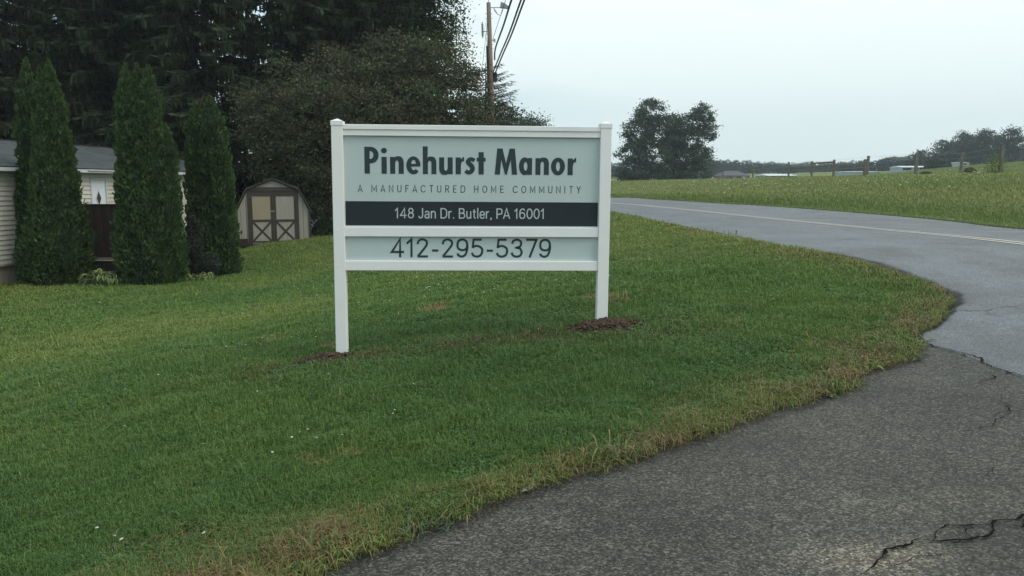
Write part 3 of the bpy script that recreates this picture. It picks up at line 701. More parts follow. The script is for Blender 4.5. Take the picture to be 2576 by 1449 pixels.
def text(name, body, px0, px1, py0, py1, mat, parent, y, w=.1, track=.10, wsp=.30):
    """lettering drawn from centre lines; measured left, right, cap-top and baseline"""
    a = sp_(px0, py1, y); b_ = sp_(px1, py0, y); capz = b_[1] - a[1]
    adv = 0; items = []
    for ch in body:
        if ch == ' ': adv += wsp; continue
        st, wd = STK[ch]; items.append((st, adv)); adv += wd + track
    adv -= track
    kx = (b_[0] - a[0]) / adv; kz = capz; asp = kz / kx
    m_ = MB(); lay = 0
    for st, off in items:
        for j, stx in enumerate(st):
            if stx[0] == 'c':
                (cx, cy), rx, ry = stx[1][0], stx[2], stx[3]
                pts = [(cx + rx * math.cos(t * 2 * math.pi / 30), cy + ry * math.sin(t * 2 * math.pi / 30)) for t in range(31)]
            elif stx[0] == 's': pts = [tuple(p) for p in smooth_line(stx[1], 5)]
            else: pts = stx[1]
            pts = [((p[0] + off), p[1] * asp) for p in pts]
            L, Rr = band(pts, w * asp)
            yy = y - .0006 - .00012 * j
            vs = [(a[0] + p[0] * kx, yy, a[1] + p[1] * kx) for p in L] + [(a[0] + p[0] * kx, yy, a[1] + p[1] * kx) for p in Rr]
            n = len(L); m_.add(vs, [(i, n + i, n + i + 1, i + 1) for i in range(n - 1)])
    return m_.build(name, mat, parent)
text('tagline_lettering', 'A MANUFACTURED HOME COMMUNITY', 901, 1461, 468, 482.3, M['ink'], pan, -.009, .098, .58, .80)
text('address_lettering', '148 Jan Dr. Butler, PA 16001', 993.5, 1370, 524.5, 548.5, M['pale_ink'], band_o, -.0115, .112, .11, .34)
text('phone_lettering', '412-295-5379', 983, 1388, 600.5, 646.5, M['ink'], pan2, -.009, .118, .10)

def clods(name, cx, cy, rx, ry, hz, n, label):
    nn = 40; V = []; 
    X, Y = np.meshgrid(np.linspace(-1, 1, nn), np.linspace(-1, 1, nn), indexing='ij')
    rad = np.sqrt(X ** 2 + Y ** 2)
    x = cx + X * rx; y = cy + Y * ry
    z = hgt(x, y) - .02 + hz * np.clip(1 - rad, 0, 1) ** .8 + (fbm(x * 14, y * 14, 5) - .35) * .10 * np.clip(1.15 - rad, 0, 1)
    idn = np.arange(nn * nn).reshape(nn, nn)
    q = np.stack([idn[:-1, :-1], idn[1:, :-1], idn[1:, 1:], idn[:-1, 1:]], -1).reshape(-1, 4)
    V = np.stack([x, y, z], -1).reshape(-1, 3)
    # loose clods: small lumpy octahedra
    a = rng.uniform(0, 2 * np.pi, n); rr_ = np.abs(rng.normal(0, .48, n)); px_ = cx + np.cos(a) * rr_ * rx * 1.1; py_ = cy + np.sin(a) * rr_ * ry * 1.1
    kk = (np.abs(px_ - cx) < 1.4 * rx); px_, py_, rr_ = px_[kk], py_[kk], rr_[kk]; n = len(px_)
    pz = hgt(px_, py_) + hz * np.clip(1 - rr_, 0, 1) ** .8 + .0
    s = rng.uniform(.005, .022, n) 
    o8 = np.array([(1, 0, 0), (-1, 0, 0), (0, 1, 0), (0, -1, 0), (0, 0, 1), (0, 0, -1)], float)
    OV = np.stack([px_, py_, pz], -1)[:, None] + o8[None] * s[:, None, None] * rng.uniform(.5, 1.3, (n, 6, 1)) + rng.normal(0, .002, (n, 6, 3))
    f8 = np.array([(0, 2, 4), (2, 1, 4), (1, 3, 4), (3, 0, 4), (2, 0, 5), (1, 2, 5), (3, 1, 5), (0, 3, 5)])
    T = (len(V) + np.arange(n)[:, None, None] * 6 + f8[None]).reshape(-1, 3)
    col = np.array([.082, .055, .038])
    cc = np.concatenate([np.repeat(col[None], len(V), 0) * rng.uniform(.7, 1.15, (len(V), 1)), np.repeat(col[None] * rng.uniform(.55, 1.6, (n, 1)), 6, 0)])
    o = np_mesh(name, np.concatenate([V, OV.reshape(-1, 3)]), q, T, M['needle'], col=cc)
    return tag(o, label, 'dirt')
clods('dirt_mound', signR.x + .03, signR.y - .08, .46, .25, .085, 700, 'brown mound of loose soil heaped at the foot of the right sign post')
clods('dirt_patch', signL.x - .13, signL.y - .16, .40, .19, .085, 520, 'small scraped patch of brown soil at the foot of the left sign post')

# ------------------------------------------------------------------ foliage machinery
def leaf_quads(P, size, cols, up=0.0, aspect=.55, dirs=None):
    n = len(P)
    d = rng.normal(0, 1, (n, 3)) if dirs is None else dirs + rng.normal(0, .25, (n, 3))
    d[:, 2] += up; d /= np.linalg.norm(d, axis=1)[:, None] + 1e-9
    e = rng.normal(0, 1, (n, 3)); e -= d * (e * d).sum(1)[:, None]; e /= np.linalg.norm(e, axis=1)[:, None] + 1e-9
    s = size[:, None]
    V = np.stack([P - d * s * .5, P + e * s * aspect * .5, P + d * s * .5, P - e * s * aspect * .5], 1)
    return V, cols
def quads_obj(name, V, cols, mat, parent=None):
    n = len(V); k = np.arange(n * 4).reshape(n, 4)
    return np_mesh(name, V.reshape(-1, 3), k, None, mat, parent, col=np.repeat(cols, 4, 0))
def limb(mb, a, b_, r0, r1, wob=.06, n=7, k=6):
    a = Vector(a); b_ = Vector(b_); L = (b_ - a).length; pts = []; rad = []
    for i in range(n + 1):
        t = i / n; w = math.sin(t * math.pi) * L * wob
        pts.append(a.lerp(b_, t) + Vector((random.uniform(-w, w), random.uniform(-w, w), w * .6))); rad.append(r0 + (r1 - r0) * t)
    mb.tube(pts, rad, k, cap=True)
    return pts
def broadleaf(name, base, blobs, label, cat, cols, leaf=.12, dens=1.0, trunk_r=.2, group=None, nclu=70, per=26, clu_r=.28, fruit=None, var=1.0):
    """blobs: (x,y,z,r) in world; trunk at base; limbs reach each blob, twigs carry leaf clusters"""
    bx, by = base; bz = h1(bx, by)
    t = empty(name, (bx, by, bz), 0, label, cat, group)
    org = np.array([bx, by, bz])
    tr = MB(); cx = sum(b_[0] for b_ in blobs) / len(blobs) - bx; cy = sum(b_[1] for b_ in blobs) / len(blobs) - by
    top = max(b_[2] for b_ in blobs) - bz; low = min(b_[2] for b_ in blobs) - bz
    fork = Vector((cx * .2, cy * .2, max(.8, low * .55)))
    limb(tr, (0, 0, -.25), fork, trunk_r * 1.15, trunk_r * .8, .02)
    leaders = limb(tr, fork, (cx * .8, cy * .8, top), trunk_r * .75, trunk_r * .12, .04, 9)
    Vs = []; Cs = []
    for (x, y, z, r) in blobs:
        c = Vector((x - bx, y - by, z - bz))
        src = min(leaders, key=lambda p: (p - c).length + (3 if p.z > c.z else 0))
        tips = limb(tr, src, c, trunk_r * .35, trunk_r * .1, .07)
        for k in range(5):
            a = random.uniform(0, 6.28); el_ = random.uniform(-.3, 1)
            limb(tr, random.choice(tips[3:]), c + Vector((math.cos(a), math.sin(a), el_)) * r * .85, trunk_r * .10, .008, .08, 5, 4)
        n = int(nclu * r * r * dens)
        u = rng.normal(0, 1, (n, 3)); u /= np.linalg.norm(u, axis=1)[:, None]
        rad = r * (rng.uniform(.35, 1.0, n) ** .45) * (1 + .18 * np.sin(u[:, 0] * 5 + x) * np.cos(u[:, 2] * 6 + y))
        cc = np.array(c)[None] + u * rad[:, None] * np.array([1, 1, .9])
        kk = cc[:, 2] > .15; cc = cc[kk]; n = len(cc)
        m_ = per
        P = (cc[:, None] + rng.normal(0, clu_r, (n, m_, 3)) * np.array([1, 1, .5]) * rng.uniform(.5, 1.3, (n, 1, 1))).reshape(-1, 3)
        base_c = np.array(cols)[rng.integers(0, len(cols), n)] * rng.uniform(1 - .5 * var, 1 + .5 * var, (n, 1))
        col = np.repeat(base_c, m_, 0) * rng.uniform(1 - .25 * var, 1 + .28 * var, (n * m_, 1))
        V_, c_ = leaf_quads(P, leaf * rng.uniform(.6, 1.3, n * m_), col)
        Vs.append(V_); Cs.append(c_)
    tr.build('trunk', M['bark'], t, smooth=True)
    Vs = np.concatenate(Vs); Cs = np.concatenate(Cs)
    quads_obj('crown', Vs, Cs, M['leaf'], t)
    if fruit:
        n = fruit; P = Vs[rng.integers(0, len(Vs), n), 0]
        s = rng.uniform(.022, .042, n)
        o8 = np.array([(1, 0, 0), (-1, 0, 0), (0, 1, 0), (0, -1, 0), (0, 0, 1), (0, 0, -1)], float)
        OV = P[:, None] + o8[None] * s[:, None, None]
        f8 = np.array([(0, 2, 4), (2, 1, 4), (1, 3, 4), (3, 0, 4), (2, 0, 5), (1, 2, 5), (3, 1, 5), (0, 3, 5)])
        cc = np.repeat(np.array([.26, .17, .10])[None] * rng.uniform(.6, 1.5, (n, 1)), 6, 0)
        fo = np_mesh('fruit', OV.reshape(-1, 3), None, (np.arange(n)[:, None, None] * 6 + f8[None]).reshape(-1, 3), M['leaf'], t, col=cc, smooth=True)
        fo['kind'] = 'stuff'
    return t
def pb(lst):
    """(px,py,Y,radius in px) -> world blobs"""
    out = []
    for px, py, Y, r in lst:
        p = at(px, py, Y); out.append((p.x, p.y, p.z, r / F * Y))
    return out

# ------------------------------------------------------------------ arborvitae
def spire(base, top, rad, zb, n, lump_seed, lobe=0.0):
    """a column of upright sprays around a lumpy core, in local coordinates"""
    H = top[2] - zb
    nz, na_ = 46, 34
    T, A = np.meshgrid(np.linspace(0, 1, nz), np.linspace(0, 2 * np.pi, na_, endpoint=False), indexing='ij')
    fl0 = .22 if rad > .7 else .58
    def prof(t): return rad * (fl0 + (1 - fl0) * np.clip(1 - t, 0, 1) ** 1.15) * np.clip((1 - t) / .15, 0, 1) ** .8 * (1 - .20 * np.clip(.12 - t, 0, 1) / .12)
    def surf(t, a):
        lump = 1 + .34 * (vnoise(a * 2.2 + lump_seed, t * H * 2.6, lump_seed) - .5) + .16 * (vnoise(a * 6 + lump_seed, t * H * 6, lump_seed + 3) - .5)
        r = prof(t) * lump
        cx = base[0] + (top[0] - base[0]) * t; cy = base[1] + (top[1] - base[1]) * t
        return np.stack([cx + r * np.cos(a), cy + r * np.sin(a), zb + t * H], -1)
    core = surf(T, A); ctr = surf(T, A * 0)[..., :2] * 0
    ax = np.stack([base[0] + (top[0] - base[0]) * T, base[1] + (top[1] - base[1]) * T, zb + T * H], -1)
    core = ax + (core - ax) * .84  # dark inner core added to block light through the sprays
    idn = np.arange(nz * na_).reshape(nz, na_)
    q = np.stack([idn[:-1], np.roll(idn, -1, 1)[:-1], np.roll(idn, -1, 1)[1:], idn[1:]], -1).reshape(-1, 4)
    t = 1 - rng.random(n) ** .8; a = rng.uniform(0, 2 * np.pi, n)
    P = surf(t, a); axp = np.stack([base[0] + (top[0] - base[0]) * t, base[1] + (top[1] - base[1]) * t, P[:, 2]], -1)
    tuft = vnoise(a * np.maximum(prof(t), .12) * 9 + lump_seed, t * H * 8, lump_seed + 21)
    P = axp + (P - axp) * (rng.uniform(.90, 1.02, n) + (tuft - .5) * .20 / np.maximum(prof(t), .25) * .9)[:, None]
    out = (P - axp); out /= np.linalg.norm(out, axis=1)[:, None] + 1e-6
    dirs = out * .55; dirs[:, 2] += .85
    cl_ = vnoise(a * 3 + lump_seed, t * H * 3.2, lump_seed + 9)[:, None]
    c = (np.array([.040, .074, .026]) * (1 - cl_) + np.array([.072, .122, .036]) * cl_) * rng.uniform(.65, 1.35, (n, 1))
    tipc = sstep(t, .90, 1.0)[:, None] * .4; c = c * (1 - tipc) + np.array([.09, .12, .04]) * tipc
    V_, c_ = leaf_quads(P, rng.uniform(.05, .13, n), c, 0, .5, dirs)
    return core.reshape(-1, 3), q, V_, c_
def arborvitae(base_px, base_y, Y, leaders, label):
    b0 = at(base_px, base_y, Y); zb = h1(b0.x, Y)
    t = empty('arborvitae', (b0.x, Y, zb), 0, label, 'evergreen tree', 'columnar arborvitae hedge beside the home')
    V = []; Qs = []; Cc = []; k = 0
    tr = MB()
    for i, (bpx, tpx, tpy, rad, dy) in enumerate(leaders):
        tp = at(tpx, tpy, Y + dy); bx = (bpx - 1288) / F * (Y + dy) * 1.0 + 0
        bx = at(bpx, base_y, Y + dy).x
        base = (bx - b0.x, dy); top = (tp.x - b0.x, dy, tp.z - zb)
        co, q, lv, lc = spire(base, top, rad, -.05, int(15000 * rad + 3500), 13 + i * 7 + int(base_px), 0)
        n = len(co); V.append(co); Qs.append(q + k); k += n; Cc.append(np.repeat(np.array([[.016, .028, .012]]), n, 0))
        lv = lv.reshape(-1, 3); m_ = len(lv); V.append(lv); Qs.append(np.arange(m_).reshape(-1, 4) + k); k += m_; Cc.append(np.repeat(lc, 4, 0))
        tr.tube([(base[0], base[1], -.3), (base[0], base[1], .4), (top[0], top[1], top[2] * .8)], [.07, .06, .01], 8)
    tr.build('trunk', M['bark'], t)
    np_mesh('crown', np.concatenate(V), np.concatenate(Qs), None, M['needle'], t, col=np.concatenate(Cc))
    return t
arborvitae(80, 712, 21.3, [(78, 65, 143, .36, 0)], 'tall narrow arborvitae at the far left, behind the wider one and against the siding')
arborvitae(152, 717, 20.5, [(152, 121, 150, .92, 0), (108, 98, 166, .24, .2)], 'broad tall arborvitae left of the dark deck screen')
arborvitae(385, 717, 20.5, [(325, 315, 160, .33, -.15), (388, 344, 160, .92, 0), (402, 371, 162, .42, -.1)], 'tallest broad arborvitae with three pointed tips, right of the dark deck screen')
arborvitae(428, 715, 20.7, [(430, 415, 311, .38, -.25)], 'short pointed arborvitae leaning out of the right side of the three tipped one')
arborvitae(535, 692, 22.6, [(508, 490, 258, .42, 0)], 'slim arborvitae with the lower tip of the pair nearest the shed')
arborvitae(556, 690, 22.3, [(552, 527, 240, .58, .3), (570, 552, 340, .38, .1)], 'rightmost arborvitae, nearest the garden shed')

def shrub(name, px, py, Y, r, label, cols, cat='shrub', leaf=.05, zs=1.0, dens=1.0):
    p = at(px, py, Y); zb = h1(p.x, Y); t = empty(name, (p.x, Y, zb), 0, label, cat)
    hc = p.z - zb
    st = MB()
    for k in range(7):
        a = random.uniform(0, 6.28); limb(st, (0, 0, -.05), (math.cos(a) * r * .6, math.sin(a) * r * .6, hc + r * .3), .02, .005, .05, 5, 5)
    st.build('stem', M['bark'], t)
    n = int(9000 * r * dens); u = rng.normal(0, 1, (n, 3)); u /= np.linalg.norm(u, axis=1)[:, None]
    rad = r * rng.uniform(.6 if dens > .5 else .05, 1.0, n) ** .5 * (.9 + .25 * vnoise(u[:, 0] * 3 + 5, u[:, 2] * 3 + 5, 3))
    P = np.array([0, 0, hc]) + u * rad[:, None] * np.array([1, 1, zs]); P = P[P[:, 2] > 0]; n = len(P)
    c = np.array(cols)[rng.integers(0, len(cols), n)] * rng.uniform(.6, 1.4, (n, 1))
    V_, c_ = leaf_quads(P, leaf * rng.uniform(.7, 1.4, n), c)
    quads_obj('foliage', V_, c_, M['leaf'], t)
    return t
shrub('barberry_shrub', 489, 600, 21.6, .24, 'upright dark purplish shrub between two arborvitae', [(.045, .035, .032), (.03, .04, .025)], zs=2.6)
shrub('round_shrub', 527, 662, 21.4, .29, 'low round grey green shrub at the foot of the rightmost arborvitae pair', [(.035, .055, .035), (.05, .06, .045)])
def hosta(px, py, Y, rx, n, label):
    p = at(px, py, Y); zb = h1(p.x, Y); t = empty('hosta', (p.x, Y, zb), 0, label, 'hosta', 'hostas along the hedge')
    V = []; Qs = []; Cc = []; k = 0
    for i in range(n):
        ox, oy = random.uniform(-rx, rx), random.uniform(-.18, .18); a = random.uniform(0, 6.28)
        L = random.uniform(.16, .28) * (1 if rx > .3 else .6); w = L * .42; h0 = random.uniform(.10, .38) * (1 if rx > .3 else .6) * (1 - .45 * abs(ox) / rx)
        d = np.array([math.cos(a), math.sin(a), 0]); s = np.array([-d[1], d[0], 0]); o0 = np.array([ox, oy, h0])
        rows = [(0, 0.08, 0), (.3, .8, .05), (.6, 1, .04), (.85, .6, -.03), (1, .05, -.09)]
        for r_ in rows:
            c = o0 + d * L * r_[0] + np.array([0, 0, r_[2]])
            for e in (-1, -.55, 0, .55, 1): V.append(c + s * w / 2 * r_[1] * e + np.array([0, 0, .03 * abs(e)]))
            cream = [.55, .60, .28]; gr = [.10, .16, .05]; f = random.uniform(.7, 1.1)
            Cc += [[q * f for q in cc] for cc in (cream, gr, gr, gr, cream)]
        for a_ in range(4):
            for b_ in range(4): Qs.append([k + a_ * 5 + b_, k + a_ * 5 + b_ + 1, k + a_ * 5 + b_ + 6, k + a_ * 5 + b_ + 5])
        k += 25
    np_mesh('leaves', np.array(V), np.array(Qs), None, M['leaf'], t, col=np.array(Cc))
hosta(258, 712, 20.0, .38, 90, 'wide cream edged hosta clump below the dark deck screen')
hosta(475, 693, 20.6, .12, 22, 'small hosta tucked beside the middle arborvitae')
hosta(518, 697, 20.9, .16, 30, 'small hosta in front of the low round shrub')

# ------------------------------------------------------------------ spruces behind the home
def spruce_mesh(seed):
    r_ = np.random.default_rng(seed); Vs = []; Cs = []; tr = MB()
    Ht = 19.0
    tr.tube([(0, 0, -.3), (0, 0, 5), (0, 0, 12), (0, 0, Ht)], [.32, .26, .15, .02], 9)
    z = 1.2
    while z < Ht - .6:
        nb = 6 if z < 13 else 5
        a0 = r_.uniform(0, 6.28)
        for b_ in range(nb):
            a = a0 + b_ * 2 * math.pi / nb + r_.normal(0, .25)
            L = (4.3 * (1 - z / (Ht * 1.06)) ** .75 + .3) * r_.uniform(.75, 1.12)
            if z < 4: L *= r_.uniform(.55, .9)
            n = 9; pts = []
            droop = L * r_.uniform(.22, .34)
            for i in range(n + 1):
                t = i / n
                pts.append((math.cos(a) * L * t, math.sin(a) * L * t, z + .15 * L * t - droop * t * t * 1.2 + .22 * L * max(0, t - .75)))
            tr.tube(pts, [.045 * (1 - .85 * i / n) + .006 for i in range(n + 1)], 4, cap=False)
            pts = np.array(pts)
            m = int(72 * L)
            tt = r_.uniform(.12, 1, m) ** .8 * n; i0 = np.minimum(tt.astype(int), n - 1); fr = (tt - i0)[:, None]
            P = pts[i0] * (1 - fr) + pts[i0 + 1] * fr
            side = np.array([-math.sin(a), math.cos(a), 0])
            sw = (r_.uniform(-1, 1, m) * .38 * np.minimum(1, L * .5) * (1.15 - tt / n))[:, None]
            P = P + side * sw
            hang = r_.random(m) < .5
            ln = np.where(hang, r_.uniform(.2, .55, m), r_.uniform(.25, .5, m))
            dr = np.where(hang[:, None], np.array([0, 0, -1.0]) + r_.normal(0, .13, (m, 3)), side * np.sign(sw) + np.array([math.cos(a), math.sin(a), -.2]) * .8 + r_.normal(0, .2, (m, 3)))
            dr /= np.linalg.norm(dr, axis=1)[:, None]
            w = r_.uniform(.05, .11, m)[:, None]
            e = r_.normal(0, 1, (m, 3)); e -= dr * (e * dr).sum(1)[:, None]; e /= np.linalg.norm(e, axis=1)[:, None]
            ln = ln[:, None]
            V_ = np.stack([P - e * w * .4, P + dr * ln * .5 - e * w * .6, P + dr * ln, P + dr * ln * .5 + e * w * .6], 1)
            inner = (1 - tt / n)[:, None]
            c = np.array([.034, .050, .024]) * (1 - inner) + np.array([.044, .036, .022]) * inner
            c = c * r_.uniform(.6, 1.4, (m, 1))
            Vs.append(V_); Cs.append(c)
        z += .42 if z < 13 else .6
    return tr, np.concatenate(Vs), np.concatenate(Cs)
protos = []
for sd in (3, 8):
    tr, Vq, Cq = spruce_mesh(sd)
    k = len(Vq); 
    me_o = quads_obj('crown', Vq, Cq, M['needle']); tro = tr.build('trunk', M['bark'], None, smooth=True)
    protos.append((tro, me_o))
sp_at = [(-28.5, 37.0, 1.0, 'at the far left of the row, above the roof of the home'), (-23.0, 36.0, .95, 'behind the roof and between the two leftmost arborvitae groups'),
         (-18.2, 37.5, 1.05, 'directly behind the house door'), (-13.6, 36.4, 1.0, 'between the tall arborvitae and the shed'),
         (-10.0, 38.5, 1.04, 'right behind the garden shed'), (-7.4, 40.0, 1.06, 'rising above the fruit tree on its left half'),
         (-32.0, 45.0, 1.1, 'second row, leftmost of all, seen in the gaps'), (-25.8, 47.0, 1.05, 'second row, behind the left part of the roof'), (-20.2, 44.5, 1.12, 'second row, in the gap behind the house door'),
         (-10.5, 47.5, 1.08, 'second row, rightmost, behind the shed and fruit tree'), (-6.6, 46.2, 1.0, 'dim one in the gap over the fruit tree crown')]
for i, (x, y, s, where) in enumerate(sp_at):
    t = empty('spruce_tree', (x, y, h1(x, y)), i * 1.3, 'dark drooping spruce ' + where, 'spruce tree', 'dark spruces behind the home and shed')
    t.scale = (s, s, s)
    for src in protos[i % 2]:
        if i < 2: o = src
        else: o = src.copy(); C.objects.link(o)
        o.parent = t

# ------------------------------------------------------------------ broadleaf trees
crab = [(655, 275, 31, 62), (735, 215, 32, 78), (690, 330, 31, 70), (830, 165, 33, 62), (800, 270, 30.5, 90), (900, 190, 31.5, 85), (985, 150, 32, 80), (1080, 165, 32.5, 80), (1150, 215, 33, 62),
        (930, 290, 30, 90), (1040, 270, 31, 90), (1140, 300, 32, 80), (1205, 290, 33, 45), (700, 415, 31.5, 60), (800, 390, 30.5, 75), (780, 480, 31.8, 60), (850, 480, 31, 80), (960, 400, 31, 90), (1080, 400, 31.5, 90), (1180, 380, 32.5, 60), (820, 560, 31.5, 42), (1190, 225, 34, 42), (1208, 285, 35, 44), (1165, 185, 34, 38), (1190, 340, 34, 55), (640, 320, 31.5, 50), (1225, 350, 35, 45), (640, 240, 31.5, 40)]
broadleaf('crabapple_tree', (at(880, 500, 31.5).x, 31.5), pb(crab), 'wide rounded fruit tree with olive brown leaves and small pale fruits behind the sign', 'fruit tree',
          [(.068, .082, .036), (.088, .076, .042), (.060, .084, .036), (.078, .074, .038)], var=.55, leaf=.12, nclu=60, per=24, clu_r=.26, trunk_r=.2, fruit=900)
maple = [(1110, 15, 42, 62), (1060, -50, 42, 80), (1010, 30, 43, 75), (1130, -60, 42, 60), (940, -20, 43, 80), (1120, 70, 42.5, 38), (950, 60, 43.5, 60)]
broadleaf('maple_tree', (at(1030, 300, 43).x, 42.5), pb(maple), 'dark maple crown at the top, nearest the utility pole', 'maple tree', [(.045, .070, .032), (.055, .085, .036)], leaf=.15, nclu=40, per=30, clu_r=.35)
broadleaf('walnut_tree', (at(1110, 300, 45).x, 46), pb([(1130, 105, 46, 48), (1090, 130, 46, 60), (1150, 140, 46, 36), (1110, 200, 46, 60)]), 'lighter yellow green tree peeking out under the maple crown', 'walnut tree',
          [(.12, .15, .05), (.10, .13, .045)], leaf=.15, nclu=36, per=26, clu_r=.35, trunk_r=.16)
broadleaf('leafy_tree', (at(1265, 400, 62).x, 62), pb([(1262, 288, 62, 34), (1290, 300, 62, 28), (1230, 320, 62, 50), (1275, 350, 62, 50), (1200, 300, 62, 50)]), 'green tree just right of the utility pole above the sign', 'tree',
          [(.055, .085, .04)], leaf=.2, nclu=30, per=26, clu_r=.4)
broadleaf('small_far_tree', (at(1335, 400, 85).x, 85), pb([(1335, 312, 85, 26), (1355, 318, 85, 20), (1315, 325, 85, 30), (1345, 350, 85, 40)]), 'distant bluish tree top peeking over the middle of the sign', 'tree',
          [(.055, .08, .048)], leaf=.26, nclu=26, per=24, clu_r=.5)
clump1 = [(1640, 285, 128, 38), (1610, 330, 128, 42), (1665, 330, 128, 45), (1595, 380, 127, 38), (1640, 390, 127, 50), (1590, 430, 126, 32), (1640, 435, 126, 36), (1615, 300, 128, 22), (1580, 440, 127, 26), (1660, 440, 126, 28), (1605, 445, 126, 24)]
clump2 = [(1762, 283, 130, 26), (1745, 310, 130, 34), (1780, 335, 130, 22), (1735, 350, 130, 38), (1765, 380, 130, 26), (1725, 400, 129, 40), (1750, 420, 129, 24), (1780, 305, 130, 16), (1720, 440, 128, 28), (1795, 315, 130, 8), (1768, 440, 129, 18), (1735, 445, 127, 22)]
clump3 = [(1697, 300, 133, 15), (1700, 335, 133, 20), (1692, 380, 132, 30), (1690, 430, 131, 32), (1712, 300, 133, 10), (1697, 325, 131, 22), (1688, 355, 131, 28), (1705, 400, 130, 30)]
tc = [(.034, .060, .028), (.044, .072, .032)]
for bl, px, lab in ((clump1, 1625, 'broad left tree of the dense clump by the pasture fence'), (clump2, 1745, 'taller right tree of the clump, ragged on its right side'), (clump3, 1695, 'thin middle tree of the clump with sky showing through')):
    broadleaf('field_tree', (at(px, 455, 129).x, 129), pb(bl), lab, 'tree', tc, leaf=.32, nclu=17, per=30, clu_r=.46, trunk_r=.3, group='clump of trees at the pasture')
right_trees = [('round_tree', 215, 2385, [(2372, 378, 26), (2395, 385, 26), (2350, 400, 22), (2385, 405, 30), (2410, 400, 22)], 'rounded dark tree left of the taller ridge trees'),
               ('tall_tree', 225, 2430, [(2425, 355, 24), (2440, 372, 28), (2415, 385, 24), (2440, 395, 28)], 'tall tree on the right ridge, next to the rounded one'),
               ('tall_tree', 228, 2485, [(2480, 345, 24), (2465, 362, 24), (2495, 370, 26), (2480, 392, 28)], 'middle of the three tall ridge trees'),
               ('tall_tree', 220, 2545, [(2540, 345, 27), (2556, 362, 22), (2525, 368, 22), (2540, 390, 26)], 'rightmost tall ridge tree with an open ragged crown'),
               ('edge_tree', 235, 2590, [(2585, 388, 24), (2570, 398, 20), (2600, 380, 26)], 'low dark tree cut by the right edge of the picture'),
               ('pine_tree', 230, 2314, [(2314, 388, 12), (2310, 400, 16), (2320, 410, 18), (2300, 415, 16), (2335, 412, 16)], 'small spiky tree standing above the white mobile home'),
               ('lone_tree', 260, 1772, [(1775, 395, 14), (1768, 410, 18), (1785, 415, 18), (1770, 430, 22)], 'hazy round tree directly right of the field clump')]
for nm, Y, px, bl, lab in right_trees:
    broadleaf(nm, (at(px, 440, Y).x, Y), pb([(a, b_, Y + random.uniform(-2, 2), c) for a, b_, c in bl]), lab, 'tree', [(.030, .052, .030), (.038, .060, .034)], leaf=.5, nclu=8, per=26, clu_r=.8, trunk_r=.3, group='trees on the distant ridge')

# far-off wood: one mass of overlapping crowns
def wood(name, spans, label):
    Vs = []; Cs = []; tr = MB()
    for (px0, px1, Y, top0, top1, step, rpx) in spans:
        px = px0
        while px <= px1:
            f = (px - px0) / max(1, px1 - px0); top = top0 + (top1 - top0) * f + random.uniform(-3, 3.5); Yv = Y + random.uniform(-8, 8)
            r = rpx / F * Yv * random.uniform(.8, 1.2)
            p = at(px, top, Yv); zg = h1(p.x, Yv); cz = p.z - r
            tr.tube([(p.x, Yv, zg - .3), (p.x, Yv, cz)], [.25, .1], 5)
            while True:
                n = int(60 * max(1, r * r / 14)); u = rng.normal(0, 1, (n, 3)); u /= np.linalg.norm(u, axis=1)[:, None]
                cc = np.array([p.x, Yv, cz]) + u * r * rng.uniform(.6, 1.0, (n, 1)) ** .5
                P = (cc[:, None] + rng.normal(0, r * .13, (n, 14, 3))).reshape(-1, 3)
                P = P[P[:, 2] > zg - 1]
                c = np.array([.036, .054, .034]) * rng.uniform(.6, 1.4, (len(P), 1))
                V_, c_ = leaf_quads(P, r * .17 * rng.uniform(.6, 1.3, len(P)), c, 0, .8); Vs.append(V_); Cs.append(c_)
                cz -= r * .9
                if cz < zg + r * .2: break
            px += step * random.uniform(.7, 1.2)
    o = quads_obj(name, np.concatenate(Vs), np.concatenate(Cs), M['leaf'])
    tag(o, label, 'wood', kind='stuff')
    tt = tr.build('wood_trunks', M['bark']); tag(tt, label, 'wood', kind='stuff'); tt.parent = o; del tt['category']; del tt['label']
wood('distant_wood', [(1500, 1570, 300, 405, 408, 9, 8), (1780, 1960, 330, 404, 412, 10, 9), (1790, 1990, 420, 402, 409, 12, 8), (1960, 2140, 300, 416, 410, 10, 8), (1950, 2180, 420, 410, 404, 12, 8), (2130, 2230, 260, 411, 399, 10, 11),
                      (2220, 2310, 262, 398, 388, 11, 13), (2300, 2400, 268, 400, 396, 12, 13), (2390, 2640, 275, 385, 378, 13, 16), (900, 1500, 330, 408, 408, 18, 12), (2600, 2900, 260, 372, 360, 20, 18)],
     'hazy band of woodland along the horizon')

